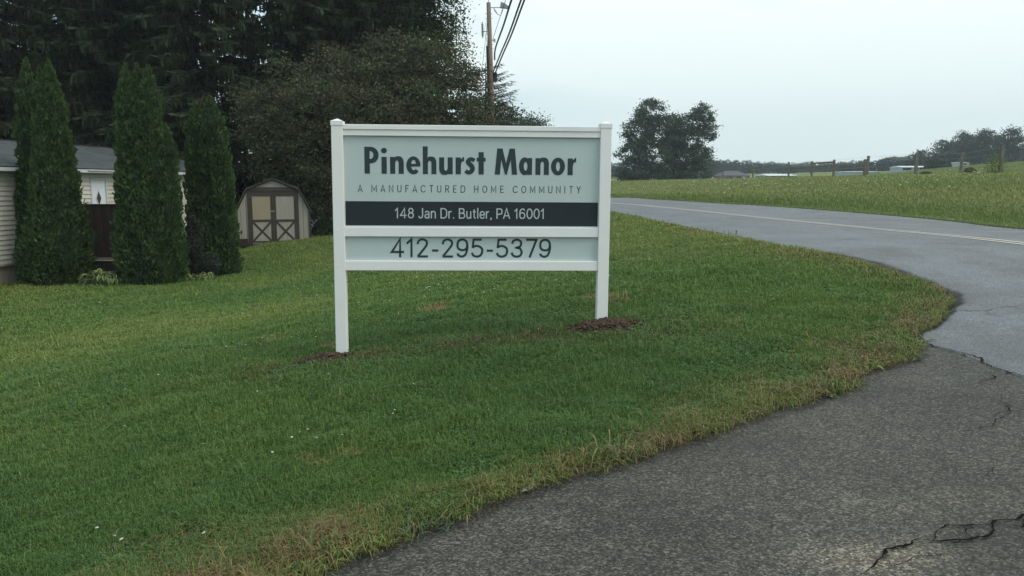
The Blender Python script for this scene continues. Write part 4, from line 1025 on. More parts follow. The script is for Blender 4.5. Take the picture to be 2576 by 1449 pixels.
# bare conifer beside the pole
def bare_conifer():
    Y = 46.5; p = at(1222, 300, Y); zb = h1(p.x, Y); t = empty('bare_spruce', (p.x, Y, zb), 0, 'half dead spruce with bare upswept twigs beside the utility pole', 'dead tree')
    tr = MB(); br = MB(); top = at(1210, 165, Y).z - zb
    tr.tube([(0, 0, -.2), (.02, 0, top * .6), (0, 0, top + .2)], [.14, .09, .015], 7)
    for k in range(64):
        z = top * (.38 + .62 * k / 64); a = random.choice([random.gauss(0, .55), random.gauss(0, .55), random.gauss(3.1, .7), random.uniform(0, 6.28)])
        L = random.uniform(.9, 1.75) * (1.15 - .45 * (z / top) ** 3); n = 7; pts = []
        for i in range(n + 1):
            q = i / n; pts.append(Vector((math.cos(a) * L * q, math.sin(a) * L * q, z - .25 * L * q + .38 * L * q * q)))
        br.tube(pts, [.026 * (1 - q / n) + .010 for q in range(n + 1)], 4, cap=False)
        for i in range(2, n + 1):
            for s_ in range(6):
                p0 = pts[i]; l2 = random.uniform(.12, .42); aa = a + random.uniform(-1.2, 1.2)
                p1 = p0 + Vector((math.cos(aa) * l2, math.sin(aa) * l2, random.uniform(-.45, .25) * l2))
                br.tube([p0, (p0 + p1) / 2 + Vector((0, 0, -.03)), p1], [.012, .010, .007], 3, cap=False)
    tr.build('trunk', M['bark'], t); br.build('bare_branches', M['bark'], t)
bare_conifer()

# ------------------------------------------------------------------ utility pole and wires
YP = 45.0
pt = at(1229, 6, YP); pbm = at(1238.5, 300, YP); 
dirp = (pt - pbm) / (pt.z - pbm.z); zg = h1(pbm.x, YP)
base = pt + dirp * (zg - pt.z)
pole = empty('utility_pole', (base.x, base.y, zg), 0, 'reddish brown wooden utility pole with lamp arm and fittings', 'utility pole')
def on_pole(z, dx=0, dy=0): return Vector((dirp.x * (z - zg) + dx, dy, z - zg))
MB().tube([on_pole(zg - .5), on_pole((zg + pt.z) / 2), on_pole(pt.z)], [.185, .155, .115], 14).build('shaft', M['pole'], pole, smooth=True)
MB().tube([on_pole(pt.z), on_pole(pt.z + .16)], [.02, .015], 6).build('top_pin', M['metal'], pole)
def zpx(py): return at(1235, py, YP).z
la = MB(); z_a = zpx(18.5)
la.tube([on_pole(z_a, .1), on_pole(z_a, .85)], .022, 6); la.tube([on_pole(z_a + .02, .24), on_pole(z_a - .36, .48), on_pole(z_a - .42, .64), on_pole(z_a - .1, .78)], .02, 6)
for k in range(5): la.tube([on_pole(z_a - .10 - k * .045, .30 + k * .028), on_pole(z_a - .12 - k * .045, .315 + k * .028)], .042, 8)
arm = la.build('lamp_arm', M['metal'], pole)
lh = MB(); zz = z_a
a0 = on_pole(zz)
lh.prism([(a0.x + .62, a0.z - .02), (a0.x + 1.05, a0.z - .06), (a0.x + 1.08, a0.z + .06), (a0.x + .85, a0.z + .22), (a0.x + .66, a0.z + .28)], -.11, .11)
lh.build('lamp_head', M['ceramic'], arm)
ins = MB(); z_i = zpx(75)
ins.tube([on_pole(z_i - .08, -.12), on_pole(z_i - .08, -.36)], .02, 6)
for k in range(9): ins.tube([on_pole(z_i - .28 + k * .07, -.38), on_pole(z_i - .245 + k * .07, -.38)], [.075, .05], 10)
ins.tube([on_pole(z_i - .4, -.38), on_pole(z_i + .42, -.38)], .03, 8)
ins.build('fuse_cutout', M['ceramic'], pole, smooth=False)
i2 = MB(); z_j = zpx(101)
i2.tube([on_pole(z_j, .1), on_pole(z_j, .28)], .02, 6)
for k in range(3): i2.tube([on_pole(z_j - .1 + k * .07, .26), on_pole(z_j - .06 + k * .07, .26)], [.07, .05], 10)
i2.build('spool_insulator', M['ceramic'], pole)
cd = MB(); zt_ = zpx(115); cd.tube([on_pole(zt_, -.17), on_pole((zt_ + zg) / 2, -.20), on_pole(zg + .2, -.22)], .045, 8); cd.build('conduit', M['cable'], pole)
bx_ = MB(); bx_.box(.12, .34, -.12, .12, zpx(205) - zg, zpx(182) - zg, .02, Matrix.Translation(on_pole(zpx(195)) * Vector((1, 0, 0)).x if False else Vector((on_pole(zpx(195)).x, 0, 0)))); bx_.build('splice_box', M['black'], pole)
st_ = MB()
for py_ in (34, 46, 112, 122): z_ = zpx(py_); st_.tube([on_pole(z_, -.22), on_pole(z_, .2)], .012, 5)
st_.build('bolts', M['metal'], pole)
jm = MB(); jm.tube([on_pole(zpx(47), -.14), on_pole(zpx(80), -.30), on_pole(zpx(98), -.38)], .008, 4); jm.tube([on_pole(zpx(82), -.14), on_pole(zpx(90), -.22), on_pole(zpx(105), -.15), on_pole(zpx(118), -.16)], .012, 5)
jm.build('jumper_wire', M['cable'], pole)
def wire(name, a, ups, rad, label, mat=None, wig=0.0):
    pts = [a]
    A = Vector(a)
    for px, py, Y in ups: pts.append(at(px, py, Y))
    P = smooth_line([tuple(p) for p in pts], 14)
    if wig:
        i = np.arange(len(P)); P[:, 0] += np.sin(i * 1.9) * wig
    o = MB().tube([tuple(p) for p in P], rad, 7).build(name, mat or M['cable'], None, smooth=True)
    return tag(o, label, 'cable', 'overhead cables at the pole')
wire('overhead_cable', at(1244.5, 150, YP - .2), [(1246.4, 121, 43), (1267, 62, 37), (1286.5, 0, 31), (1330, -130, 22), (1700, -900, 9)], .040, 'leftmost thick overhead cable, bending down onto the pole')
wire('overhead_cable', at(1240, 182, YP - .2), [(1259, 135, 41), (1281, 83, 36), (1310.5, 0, 30), (1365, -150, 21), (1800, -900, 9)], .036, 'middle of the three thick overhead cables')
wire('overhead_cable', at(1243.6, 189, YP - .2), [(1262, 143, 41), (1288, 83, 36), (1319, 0, 30), (1380, -150, 21), (1850, -900, 9)], .036, 'rightmost thick overhead cable meeting the black splice box')
wire('thin_wire', at(1239, 101, YP - .15), [(1252, 60, 40), (1271.8, 0, 33), (1310, -120, 23), (1600, -900, 9)], .012, 'thin single wire to the spool insulator, left of the thick cables')
wire('guy_wire', at(1228, 30, YP + .1), [(1220, 110, YP + 2), (1212, 180, YP + 4), (1205, 260, YP + 6)], .012, 'thin wire slanting down left of the pole into the trees')

# ------------------------------------------------------------------ the mobile home
O = Vector((-13.2, 21.0, 0)); dW = Vector((.105, .9945, 0)).normalized(); nW = Vector((dW.y, -dW.x, 0))
home_base_z = -1.05
home = empty('mobile_home', (O.x, O.y, home_base_z), 0, 'single storey beige sided mobile home with grey shingle roof at the left', 'mobile home')
home.rotation_euler = (0, 0, math.atan2(dW.y, dW.x) )    # local +x runs along the wall, local -y faces the lawn
def zl(z): return z - home_base_z
M['siding'] = plain('beige_vinyl_siding', (.60, .57, .49), .55, .06, 1.2, .05, 60)
M['skirting'] = plain('beige_skirting', (.33, .29, .24), .7, .1, 2)
M['trim'] = plain('white_trim', (.60, .62, .61), .5, .05)
M['door'] = plain('white_steel_door', (.72, .76, .80), .45, .03)
M['glass'] = plain('dark_window_glass', (.05, .06, .06), .08, .1)
def shingles(name, col):
    m, nt, b = new_mat(name)
    tc = node(nt, 'ShaderNodeTexCoord'); 
    mp = node(nt, 'ShaderNodeMapping'); nt.links.new(tc.outputs['UV'], mp.inputs[0])
    br = node(nt, 'ShaderNodeTexBrick', Scale=1.0); br.inputs['Brick Width'].default_value = .3; br.inputs['Row Height'].default_value = .14; br.inputs['Mortar Size'].default_value = .006
    br.inputs['Color1'].default_value = (*[c * .8 for c in col], 1); br.inputs['Color2'].default_value = (*[c * 1.2 for c in col], 1); br.inputs['Mortar'].default_value = (*[c * .35 for c in col], 1)
    nt.links.new(tc.outputs['Object'], br.inputs[0])
    n = node(nt, 'ShaderNodeTexNoise', Scale=1.2, Detail=6.0); nt.links.new(tc.outputs['Object'], n.inputs[0]); r = ramp(nt, n.outputs[0], [(.3, .7), (.7, 1.25)])
    mm = node(nt, 'ShaderNodeMix', data_type='RGBA', blend_type='MULTIPLY'); mm.inputs[0].default_value = 1; nt.links.new(br.outputs[0], mm.inputs[6]); nt.links.new(r.outputs[0], mm.inputs[7])
    nt.links.new(mm.outputs[2], b.inputs['Base Color']); b.inputs['Roughness'].default_value = .9
    return m
M['shingle'] = shingles('grey_shingles', (.062, .067, .066))
s0, s1, Wd = -12.0, 12.4, 7.2
eave = zl(1.88); fl = zl(-.53)
def siding(mb, a, b_, z0, z1, face, step=.127, holes=()):
    """overlapping boards from a to b along x at y=face, facing -y; holes = (x0,x1,z0,z1)"""
    z = z0
    while z < z1 - .01:
        zt = min(z + step, z1)
        segs = [(a, b_)]
        for hx0, hx1, hz0, hz1 in holes:
            if zt > hz0 + .01 and z < hz1 - .01:
                new = []
                for p, q in segs:
                    if hx0 > p and hx1 < q: new += [(p, hx0), (hx1, q)]
                    else: new.append((p, q))
                segs = new
        for p, q in segs:
            mb.add([(p, face - .03, z), (q, face - .03, z), (q, face - .002, zt), (p, face - .002, zt), (p, face, z), (q, face, z)], [(0, 1, 2, 3), (4, 5, 1, 0)])
        z = zt
dx0, dx1 = 3.38, 4.20; dz1 = zl(1.73); dz0 = zl(-.28)
wb = MB(); siding(wb, s0, s1, fl, eave, 0, holes=[(dx0, dx1, dz0, dz1)])
wb.box(s0, s1, .03, Wd, fl, eave)
wall = wb.build('wall', M['siding'], home)
gb = MB(); siding(gb, 0, Wd, fl, eave, 0)
gm = Matrix.Translation((s1, 0, 0)) @ Matrix.Rotation(R(90), 4, 'Z')
gb.v = [tuple(gm @ Vector(v)) for v in gb.v]
gb.build('end_wall', M['siding'], home)
sk = MB(); xx = s0
while xx < s1: sk.box(xx, min(xx + .17, s1), .05, .08, -.2, fl - .0); sk.box(xx + .17, xx + .2, .06, .09, -.2, fl); xx += .2
sk.build('skirting', M['skirting'], home)
MB().box(s0, s1, -.03, .02, fl - .05, fl + .01).build('skirting_rail', M['skirting'], home)
ridge_z = zl(2.93)
rf = MB(); ov = .28; fz = eave + .13
slope = (ridge_z - fz) / (Wd / 2 + ov)
rf.prism([(-ov, fz), (Wd / 2, ridge_z), (Wd + ov, fz), (Wd + ov, fz - .03), (Wd / 2, ridge_z - .05), (-ov, fz - .03)][::-1], s0, s1 + .2, Matrix(((0, 1, 0, 0), (1, 0, 0, 0), (0, 0, 1, 0), (0, 0, 0, 1))))
roof = rf.build('roof', M['shingle'], home)
MB().box(s0, s1 + .2, Wd / 2 - .09, Wd / 2 + .09, ridge_z - .02, ridge_z + .025).build('ridge_cap', M['shingle'], roof)
MB().prism([(0, eave), (Wd, eave), (Wd / 2, ridge_z - .08)], -.01, .0, gm).build('gable', M['siding'], home)
MB().box(s0, s1 + .18, -ov - .02, -ov + .005, eave - .0, fz - .035).build('fascia', M['trim'], home)
MB().box(s0, s1 + .18, -ov + .006, .0, eave + .0, eave + .015).build('soffit', M['trim'], home)
gt = MB(); gt.box(2.9, 4.6, -ov - .06, -ov - .024, fz - .07, fz - .045)
gt.build('gutter', M['trim'], home)
dr = MB().box(dx0 + .05, dx1 - .05, .0, .028, dz0, dz1 - .05, .002).build('door', M['door'], home)
fr = MB(); fr.box(dx0, dx0 + .05, -.045, .027, dz0, dz1); fr.box(dx1 - .05, dx1, -.045, .027, dz0, dz1); fr.box(dx0 + .05, dx1 - .05, -.047, .025, dz1 - .05, dz1); fr.build('door_frame', M['trim'], home)
cxd = (dx0 + dx1) / 2; czd = dz1 - .62
MB().prism([(cxd - .15, czd), (cxd, czd - .27), (cxd + .15, czd), (cxd, czd + .27)], -.012, .01).build('door_window', M['trim'], dr)
MB().prism([(cxd - .11, czd), (cxd, czd - .21), (cxd + .11, czd), (cxd, czd + .21)], -.018, -.0125).build('diamond_pane', M['glass'], dr)
MB().box(dx1 - .17, dx1 - .09, -.02, .0, dz1 - 1.14, dz1 - 1.05, .004).build('door_lock', M['metal'], dr)
ln_ = MB(); lx = 4.72; lz = zl(1.50)
ln_.box(lx - .07, lx + .07, -.05, -.016, lz - .16, lz + .10, .01); ln_.tube([(lx, -.03, lz + .05), (lx, -.14, lz + .12), (lx, -.2, lz + .08)], .014, 6)
ln_.tube([(lx, -.2, lz + .2), (lx, -.2, lz + .15), (lx, -.2, lz + .08)], [.02, .08, .12], 8); ln_.tube([(lx, -.2, lz + .08), (lx, -.2, lz - .12), (lx, -.2, lz - .16), (lx, -.2, lz - .30)], [.09, .06, .03, .012], 8)
ln_.build('wall_lantern', M['black'], home)
MB().box(5.0, 5.3, -.06, -.017, zl(.88), zl(1.12), .01).build('outlet_box', M['trim'], home)
wn = MB(); wn.box(9.6, 10.6, -.03, -.002, zl(.65), zl(1.62), .003); w_ = wn.build('window', M['trim'], home)
MB().box(9.66, 10.54, -.034, -.031, zl(.71), zl(1.56)).build('pane', M['glass'], w_)
# deck with a dark board screen
deck = empty('deck', tuple(at(250, 700, 22.9).xy) + (h1(-11.9, 22.9),), 0, 'raised wooden deck with a dark brown board screen between two arborvitae', 'deck')
dk_o = deck.location.copy()
M['dark_wood'] = plain('dark_brown_boards', (.040, .027, .024), .8, .25, 4, .3, 20, .2, (4, 4, .5)); M['pale_board'] = plain('weathered_pale_board', (.22, .20, .175), .8, .2, 3)
xA = at(196, 600, 22.9).x - dk_o.x; xB = xA + 2.6
zt = at(250, 514, 22.9).z - dk_o.z; zb_ = at(250, 647, 22.9).z - dk_o.z; zd = at(250, 653.5, 22.9).z - dk_o.z
bd = MB(); xx = xA
k = 0
while xx < xB: bd.box(xx, xx + .15, -.01 + (k % 2) * .022, .011 + (k % 2) * .022, zb_, zt - .02); xx += .14; k += 1
bd.build('screen_boards', M['dark_wood'], deck)
MB().box(xA - .03, xB + .03, -.03, .06, zt - .02, zt + .015, .004).build('screen_rail', M['dark_wood'], deck)
MB().box(xA + .08, xB, -.02, .02, zd, zb_ - .002).build('rim_board', M['pale_board'], deck)
MB().box(xA + .05, xB, .022, 2.2, zb_ - .05, zb_ - .004).build('deck_floor', M['dark_wood'], deck)
lt = MB(); xx = xA
while xx < xB: lt.box(xx, xx + .12, .03, .05, -.1, zd - .03); xx += .15
lt.box(xA + .05, xB, .052, .06, -.1, zd - .04); lt.build('under_deck_boards', M['dark_wood'], deck)
for xx in (xA + .02, (xA + xB) / 2, xB - .02): MB().box(xx - .045, xx + .045, .06, .15, -.2, zb_ - .06).build('support_post', M['dark_wood'], deck)

# ------------------------------------------------------------------ garden shed
YS = 29.3; sc_ = at(691, 612, YS); sz = h1(sc_.x, YS)
zz0 = sc_.z
shed = empty('garden_shed', (sc_.x, YS, zz0), R(15), 'small barn style garden shed with brown trimmed double doors under the fruit tree', 'shed')
M['t111'] = plain('pale_tan_plywood', (.33, .30, .25), .8, .14, 2.5, .3, 40, .2, (9, 1, .4)); M['shed_trim'] = plain('dark_brown_trim', (.045, .033, .027), .75, .2, 4); M['new_ply'] = plain('tan_panel', (.31, .26, .17), .7, .05, 2)
M['dark_shingle'] = shingles('dark_brown_shingles', (.05, .045, .04))
prof = [(-1.25, -.02), (1.25, -.02), (1.25, 1.22), (.89, 1.95), (0, 2.32), (-.89, 1.95), (-1.25, 1.22)]
MB().prism(prof, 0, 3.0).build('wall', M['t111'], shed)
gr_ = MB()
for k in range(13):
    xg = -1.15 + k * .2
    if abs(xg) > .88: gr_.box(xg - .006, xg + .006, -.003, .002, .0, 1.2 if abs(xg) > 1.1 else 1.6)
gr_.build('board_grooves', M['shed_trim'], shed)
def roofstrip(pts, w=.05):
    m_ = MB()
    for (ax, az), (bx, bz) in zip(pts[:-1], pts[1:]):
        nx, nz = -(bz - az), (bx - ax); L = math.hypot(nx, nz); nx, nz = nx / L * w, nz / L * w
        if nz < 0: nx, nz = -nx, -nz
        m_.prism([(ax, az), (bx, bz), (bx + nx, bz + nz), (ax + nx, az + nz)], -.12, 3.1)
    return m_
roofstrip([(-1.34, 1.12), (-.91, 1.975), (0, 2.345), (.91, 1.975), (1.34, 1.12)]).build('roof', M['dark_shingle'], shed)
for sgn in (-1, 1): MB().box(sgn * 1.25, sgn * 1.32, -.05, .03, -.05, 1.22).build('corner_board', M['shed_trim'], shed)
ft = MB()
ft.box(-.90, -.76, -.035, -.001, -.04, 1.9); ft.box(.76, .90, -.035, -.001, -.04, 1.9); ft.box(-.76, .76, -.037, -.001, 1.9 - .16, 1.9)
ft.box(-.93, .93, -.05, -.002, 1.905, 2.06)
ft.build('door_surround', M['shed_trim'], shed)
for sgn in (-1, 1):
    a, b_ = (-.755, -.005) if sgn < 0 else (.005, .755)
    d_ = MB().box(a, b_, -.02, -.002, .06, 1.735).build('door', M['new_ply'] if sgn < 0 else M['t111'], shed)
    ins_ = (a, b_)
    tm = MB(); tm.box(a, a + (.02 if sgn < 0 else .09), -.034, -.0205, .06, 1.735); tm.box(b_ - (.09 if sgn < 0 else .02), b_, -.034, -.0205, .06, 1.735)
    a2 = a + (.02 if sgn < 0 else .09); b2 = b_ - (.09 if sgn < 0 else .02)
    tm.box(a2, b2, -.036, -.0205, .80, .885); tm.box(a2, b2, -.036, -.0205, .06, .10)
    for q in (0, 1):
        p0, p1 = ((a2, .10), (b2, .80)) if q == 0 else ((a2, .80), (b2, .10))
        ddx, ddz = p1[0] - p0[0], p1[1] - p0[1]; L = math.hypot(ddx, ddz); ox, oz = -ddz / L * .035, ddx / L * .035
        tm.prism([(p0[0] + ox, p0[1] + oz), (p0[0] - ox, p0[1] - oz), (p1[0] - ox, p1[1] - oz), (p1[0] + ox, p1[1] + oz)], -.031 - q * .002, -.0205)
    tm.build('door_trim', M['shed_trim'], d_)
    if sgn > 0: MB().box(-.10, .04, -.045, -.0365, 1.17, 1.20).build('latch', M['metal'], d_)
lo = MB().box(-.74, -.10, -.0225, -.0205, .101, .799).build('lower_door_panel', M['t111'], shed)
rp = MB(); rp.prism([(-.62, 0), (.62, 0), (.62, -.06), (-.62, -.06)][::-1], -1.5, -.06)
rp.v = [(x, y, z + (-.02 if y > -1 else -.30)) for x, y, z in rp.v]; rp.build('ramp', M['dark_wood'], shed)
MB().box(-1.24, -.92, -.30, -.06, -.06, .20, .01).build('storage_box', M['dark_wood'], None, loc=(sc_.x, YS, zz0))
tag(bpy.data.objects['storage_box'], 'low dark box against the left front corner of the shed', 'box')
bpy.data.objects['storage_box'].rotation_euler = (0, 0, R(15))
# low grey roof and shrub right of the shed
pr = at(808, 560, 33.5); rz_ = h1(pr.x, 33.5)
lowr = empty('lean_to', (pr.x, 33.5, rz_), R(6), 'low grey sloping roof beside the shed, partly hidden by a shrub', 'lean-to')
hz_ = pr.z - rz_
mr = MB(); mr.add([(-1.0, -.8, hz_ - .25), (1.6, -.8, hz_ - .15), (1.6, 1.0, hz_ + .25), (-1.0, 1.0, hz_ + .12), (-1.0, -.8, hz_ - .29), (1.6, -.8, hz_ - .19), (1.6, 1.0, hz_ + .21), (-1.0, 1.0, hz_ + .08)],
                  [(0, 1, 2, 3), (7, 6, 5, 4), (0, 4, 5, 1), (1, 5, 6, 2), (2, 6, 7, 3), (3, 7, 4, 0)])
mr.build('roof', plain('pale_grey_roofing', (.20, .23, .20), .7, .2, 3), lowr)
for a, b_ in ((-.9, -.7), (1.5, -.7), (-.9, .9), (1.5, .9)): MB().box(a - .05, a + .05, b_ - .05, b_ + .05, -.1, hz_ - (.3 if b_ < 0 else .0)).build('support_post', M['post_wood'], lowr)
shrub('leafy_shrub', 822, 590, 31.0, .62, 'loose green shrub between the shed and the left sign post', [(.04, .07, .03), (.06, .08, .04)], leaf=.09)

# ------------------------------------------------------------------ pasture fence
fence = empty('pasture_fence', (27.5, 73.5, 1.97), 0, 'wooden post and wire pasture fence with an H brace across the road', 'fence')
fp = [(2507, 367, .15), (2409, 383, .12), (2296, 384, .15), (2175, 391.5, .15), (2168, 400, .16), (2091, 401, .15), (2036, 405, .15), (1979, 407, .15), (1890, 418, .13), (1815, 423, .11), (1755, 429, .11), (1670, 434, .11), (1712, 434, .08), (1628, 438, .1), (1583, 441, .1), (1545, 446, .09)]
info = []
for k, (px, py, w) in enumerate(fp):
    Y = 27.5 / ((px - 1288) / F); Y = Y * 1.003
    zt_ = at(px, py, Y).z; zg_ = h1(27.5, Y); w = w * 1.15
    zt_ = max(zt_, zg_ + 1.1)
    m_ = MB().box(-w / 2, w / 2, -w / 2, w / 2, -.3, zt_ - zg_, .012).build('fence_post', M['post_wood'], fence)
    m_.location = (0, Y - 73.5, zg_ - 1.97); m_.rotation_euler = (R(random.uniform(-1.5, 1.5)), R(random.uniform(-1.5, 1.5)), 0)
    info.append((Y, zg_, zt_))
def fz_(k, f): return info[k][1] + (info[k][2] - info[k][1]) * f - 1.97
r1 = MB(); r1.tube([(0, info[5][0] - 73.5, fz_(5, .88)), (0, info[6][0] - 73.5, fz_(6, .88))], .07, 8); r1.build('brace_rail', M['post_wood'], fence)
r2 = MB(); r2.tube([(0.02, info[4][0] - 73.5, fz_(4, .72)), (0.02, info[5][0] - 73.5, fz_(5, .74)), (.02, info[6][0] - 73.5, fz_(6, .70)), (.02, info[7][0] - 73.5, fz_(7, .72))], .03, 6); r2.build('pipe_rail', M['post_wood'], fence)
order = [0, 1, 2, 3, 5, 6, 7, 8, 9, 10, 11, 13, 14, 15]
for f in (.25, .5, .75, .95):
    wr = MB(); wr.tube([(-.1, info[k][0] - 73.5, fz_(k, f)) for k in order], .006, 4); wr.build('wire_strand', M['metal'], fence)
sb = shrub('sapling', 2505, 424, 45.5, .62, 'yellow green sapling growing around the nearest right fence post', [(.19, .24, .07), (.14, .19, .06)], leaf=.085, zs=1.35, dens=.2)
shrub('meadow_bush', 2330, 440, 60, .5, 'low dark green bush in the pasture behind the fence', [(.07, .10, .04)], leaf=.12, zs=.45)
shrub('grassy_bush', 2440, 437, 62, .55, 'olive bush right of the second fence post', [(.10, .12, .045)], leaf=.12, zs=.8)

# ------------------------------------------------------------------ far buildings
def far_home(name, px0, px1, py_eave, py_ridge, Y, depth, wallc, roofc, label, cat, wins=(), hip=False, rot=0):
    a = at(px0, py_eave, Y); b_ = at(px1, py_eave, Y); cx = (a.x + b_.x) / 2; L = b_.x - a.x
    zg_ = min(h1(cx, Y), h1(a.x, Y), h1(b_.x, Y)) ; t = empty(name, (cx, Y, zg_), R(rot), label, cat)
    he = a.z - zg_; hr = at((px0 + px1) / 2, py_ridge, Y + depth / 2).z - zg_
    he = max(he, 1.0); hr = max(hr, he + .15)
    MB().box(-L / 2 + .2, L / 2 - .2, 0, depth, -.8, he).build('wall', wallc, t)
    m_ = MB(); hipx = L * .32 if hip else 0
    m_.add([(-L / 2, -.3, he - .02), (L / 2, -.3, he - .02), (L / 2, depth + .3, he - .02), (-L / 2, depth + .3, he - .02), (-L / 2 + hipx, depth / 2, hr), (L / 2 - hipx, depth / 2, hr)],
           [(0, 1, 5, 4), (2, 3, 4, 5), (1, 2, 5), (3, 0, 4), (3, 2, 1, 0)])
    m_.build('roof', roofc, t)
    for f, w, h0, h1_ in wins:
        x = -L / 2 + L * f
        o = MB().box(x - w / 2, x + w / 2, -.06, -.002, he * h0, he * h1_).build('window', M['glass'], t)
    return t
wgrey = plain('pale_grey_siding', (.42, .46, .50), .6, .05); wbrick = plain('red_brick_wall', (.22, .12, .09), .9, .2); wtan = plain('tan_wall', (.30, .24, .2), .8, .1)
rwhite = plain('white_metal_roof', (.62, .64, .66), .4, .05); rdark = plain('dark_roof', (.09, .08, .085), .9, .1)
far_home('ranch_house', 1812, 1888, 441, 429, 235, 9, wbrick, rdark, 'low brick house with a wide dark hipped roof left of the fence brace', 'house', [(.3, 1.5, .4, .8), (.6, 1.5, .4, .8)], hip=True)
far_home('barn', 1931, 2006, 441.5, 437, 185, 10, wtan, rwhite, 'long low building with a white roof edge behind the fence brace', 'barn', [(.2, 1, .4, .8)])
far_home('long_shed', 2133, 2216, 446, 442.5, 165, 8, wgrey, rwhite, 'long flat white roofed building just right of the double post', 'long shed')
far_home('white_mobile_home', 2266, 2336, 420, 417, 160, 5, wgrey, rwhite, 'pale blue grey mobile home with dark windows on the ridge', 'mobile home', [(.16, .9, .45, .85), (.3, .9, .45, .85), (.56, .8, .1, .8), (.75, .8, .45, .85)])
far_home('white_cottage', 2414, 2440, 418, 410.5, 190, 6, wgrey, rwhite, 'tiny white gabled cottage at the foot of the tall ridge trees', 'cottage', [(.5, .7, .4, .8)])
shrub('garden_bush', 2350, 424, 159, 1.9, 'left of two round bushes beside the pale mobile home', [(.05, .085, .04)], leaf=.3)
shrub('garden_bush', 2372, 425, 157, 1.7, 'right of two round bushes beside the pale mobile home', [(.045, .075, .04)], leaf=.3)

# ------------------------------------------------------------------ weeds and a scrap at the asphalt edge
def rosette(px, py, n, L, label, cols, upr=.5, wr=.22, sp=.0):
    x, y = solve_px(px, py); z = h1(x, y); t = empty('weed', (x, y, z), 0, label, 'weed', 'weeds along the asphalt edge')
    V = []; Qs = []; Cc = []; k = 0
    for i in range(n):
        a = random.uniform(0, 6.28); l = L * random.uniform(.5, 1.2); w = l * wr * random.uniform(.7, 1.3); up = random.uniform(.15, 1) * upr
        d = np.array([math.cos(a), math.sin(a), 0]); s = np.array([-d[1], d[0], 0]); cc = np.array(random.choice(cols)) * random.uniform(.6, 1.3)
        o0 = np.array([random.gauss(0, sp) * 1.6, random.gauss(0, sp) * .8, 0]); bend = random.uniform(-.25, .25)
        for j in range(6):
            f = j / 5; wd = w * (math.sin(math.pi * min(1, f * .88 + .10)) ** .7) * (1 + (.25 * (j % 2) if wr > .1 else 0))
            c = o0 + d * l * f * (1 - .35 * up) + s * l * bend * f * f + np.array([0, 0, .008 + l * up * .75 * math.sin(f * 2.6)])
            V += [c - s * wd / 2 + np.array([0, 0, .15 * wd]), c, c + s * wd / 2 + np.array([0, 0, .15 * wd])]; Cc += [cc, cc * 1.15, cc]
        for j in range(5):
            for q in (0, 1): Qs.append([k + j * 3 + q, k + j * 3 + q + 1, k + j * 3 + q + 4, k + j * 3 + q + 3])
        k += 18
    np_mesh('leaves', np.array(V), np.array(Qs), None, M['leaf'], t, col=np.array(Cc))
dg_ = [(.12, .17, .04), (.09, .14, .035), (.16, .20, .06)]
rosette(2308, 862, 34, .10, 'bright leafy weed growing out over the asphalt at the crack by the lawn tip', dg_, .5, .22, .04)
rosette(2240, 908, 40, .10, 'low dandelion clump on the driveway edge below the lawn tip', dg_, .5, .2, .06)
rosette(2160, 930, 40, .11, 'dandelion clump among yellowish grass on the driveway edge', dg_, .6, .2, .07)
rosette(2120, 985, 60, .10, 'spiky pale green weed spilling over the asphalt corner', [(.16, .22, .06), (.12, .18, .05)], .9, .10, .06)
rosette(2050, 1000, 36, .08, 'flat green weed just left of the spiky pale one', [(.09, .15, .05)], .4, .2, .05)
rosette(1540, 1165, 70, .17, 'coarse bladed weed tuft midway along the driveway edge', [(.15, .19, .07), (.10, .15, .05), (.22, .19, .09)], 1.1, .045, .05)
rosette(1080, 1340, 36, .11, 'grey green weed tuft low on the driveway edge', [(.08, .12, .07)], .7, .07, .05)
rosette(800, 1405, 110, .13, 'large coarse grass tuft at the bottom of the driveway edge', [(.09, .15, .05), (.15, .17, .07), (.24, .19, .09)], 1.1, .045, .06)
rosette(940, 1025, 9, .05, 'broad leafed weed in the lawn below the left post', [(.10, .15, .08)], .5, .4)
rosette(1830, 594, 26, .14, 'wiry weed standing at the road edge behind the sign', [(.09, .12, .05)], 1.2, .06, .09)
lf = solve_px(1313, 1243); lm = MB(); lz = h1(*lf)
lm.add([(0, 0, .012), (.03, -.012, .02), (.055, 0, .03), (.06, .03, .045), (.035, .04, .03), (.01, .03, .018), (.03, .014, .008)], [(0, 1, 6), (1, 2, 6), (2, 3, 6), (3, 4, 6), (4, 5, 6), (5, 0, 6)])
o = lm.build('fallen_leaf', plain('pale_dry_leaf', (.42, .45, .38), .6, .1), None, loc=(lf[0], lf[1], lz)); tag(o, 'curled whitish leaf lying at the driveway edge', 'leaf')

# ------------------------------------------------------------------ haze
hz = MB().box(-1040, 1040, -1040, 1040, -14, 90).build('haze', bpy.data.materials.new('haze_air'))
hm = hz.data.materials[0]; hm.use_nodes = True; nt = hm.node_tree
for n_ in list(nt.nodes):
    if n_.type == 'BSDF_PRINCIPLED': nt.nodes.remove(n_)
pv = nt.nodes.new('ShaderNodeVolumePrincipled'); pv.inputs['Color'].default_value = (.86, .92, .98, 1); pv.inputs['Density'].default_value = .00055; pv.inputs['Anisotropy'].default_value = .2
nt.links.new(pv.outputs[0], nt.nodes['Material Output'].inputs['Volume'])
tag(hz, 'pale humid air over the fields', 'haze', kind='stuff')

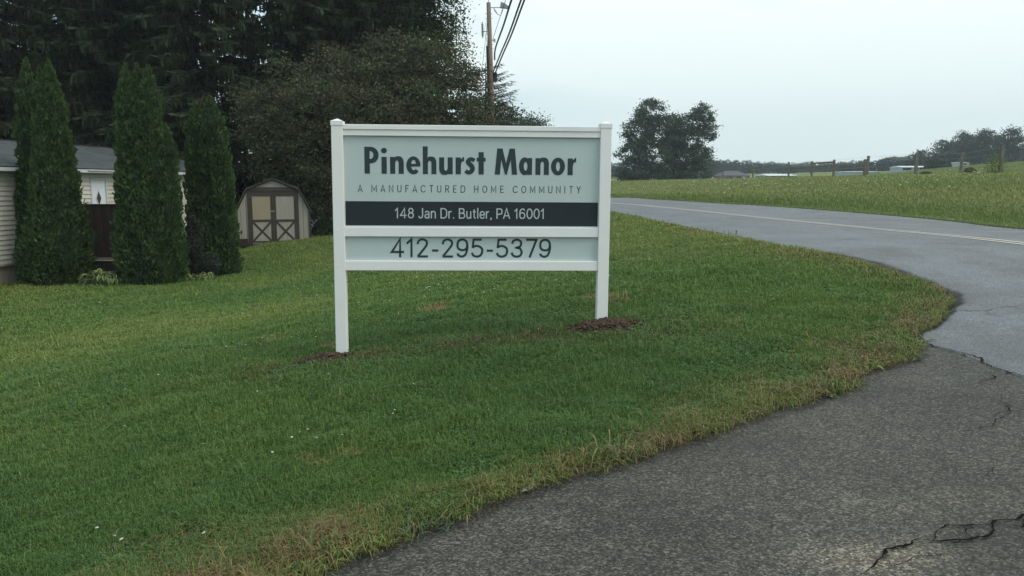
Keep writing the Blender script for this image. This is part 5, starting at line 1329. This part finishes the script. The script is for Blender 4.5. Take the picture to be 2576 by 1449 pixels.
# ------------------------------------------------------------------ light, sky, camera
w = bpy.data.worlds.new('World'); S.world = w; w.use_nodes = True; nt = w.node_tree
bg = nt.nodes['Background']; sky = node(nt, 'ShaderNodeTexSky', sky_type='NISHITA')
SUN_EL, SUN_AZ = R(50), R(112)
sky.sun_disc = False; sky.sun_elevation = SUN_EL; sky.sun_rotation = SUN_AZ; sky.dust_density = 2.0; sky.air_density = 1.0
tc = node(nt, 'ShaderNodeTexCoord'); sx_ = node(nt, 'ShaderNodeSeparateXYZ'); nt.links.new(tc.outputs['Generated'], sx_.inputs[0])
mp = node(nt, 'ShaderNodeMapping'); mp.inputs['Scale'].default_value = (1, 1, 3.2); mp.inputs['Rotation'].default_value = (0, .12, .3); nt.links.new(tc.outputs['Generated'], mp.inputs[0])
nz_ = node(nt, 'ShaderNodeTexNoise', Scale=1.7, Detail=5.0, Roughness=.5, Distortion=.5); nt.links.new(mp.outputs[0], nz_.inputs[0])
# overcast layer: cyan-white, a little bluer to the left, whiter where the cloud is thick
side = node(nt, 'ShaderNodeMath', operation='MULTIPLY_ADD'); nt.links.new(sx_.outputs[0], side.inputs[0]); side.inputs[1].default_value = .30; side.inputs[2].default_value = -.08
add = node(nt, 'ShaderNodeMath', operation='ADD'); nt.links.new(nz_.outputs[0], add.inputs[0]); nt.links.new(side.outputs[0], add.inputs[1])
cl_ = ramp(nt, add.outputs[0], [(.38, (5.8, 7.9, 8.9)), (.56, (9.5, 10.3, 10.1))])
hr_ = ramp(nt, sx_.outputs[2], [(.0, 1.0), (.22, 0.0)])
mh = node(nt, 'ShaderNodeMix', data_type='RGBA'); nt.links.new(hr_.outputs[0], mh.inputs[0]); nt.links.new(cl_.outputs[0], mh.inputs[6]); mh.inputs[7].default_value = (7.7, 9.1, 9.0, 1)
mxs = node(nt, 'ShaderNodeMix', data_type='RGBA'); mxs.inputs[0].default_value = .93; nt.links.new(sky.outputs[0], mxs.inputs[6]); nt.links.new(mh.outputs[2], mxs.inputs[7])
nt.links.new(mxs.outputs[2], bg.inputs[0]); bg.inputs[1].default_value = .1
sd_ = bpy.data.lights.new('sun', 'SUN'); sd_.energy = 1.25; sd_.angle = R(28); sd_.color = (1, .96, .90)
so = bpy.data.objects.new('sun', sd_); C.objects.link(so)
dv = Vector((math.sin(SUN_AZ) * math.cos(SUN_EL), math.cos(SUN_AZ) * math.cos(SUN_EL), math.sin(SUN_EL)))
so.rotation_euler = dv.to_track_quat('Z', 'Y').to_euler()
cam = bpy.data.cameras.new('camera'); co = bpy.data.objects.new('camera', cam); C.objects.link(co)
co.location = (0, 0, H_CAM); co.rotation_euler = (R(90) - PITCH, 0, 0); cam.sensor_width = 36; cam.lens = 36 * F / 2576; cam.clip_end = 4000; cam.clip_start = .05
S.camera = co
S.view_settings.view_transform = 'Standard'; S.view_settings.look = 'None'; S.view_settings.exposure = .26; S.view_settings.gamma = 1
S.render.engine = 'CYCLES'
S.cycles.max_bounces = 6; S.cycles.transparent_max_bounces = 4; S.cycles.volume_bounces = 0; S.cycles.diffuse_bounces = 3; S.cycles.glossy_bounces = 2
S.cycles.use_denoising = True
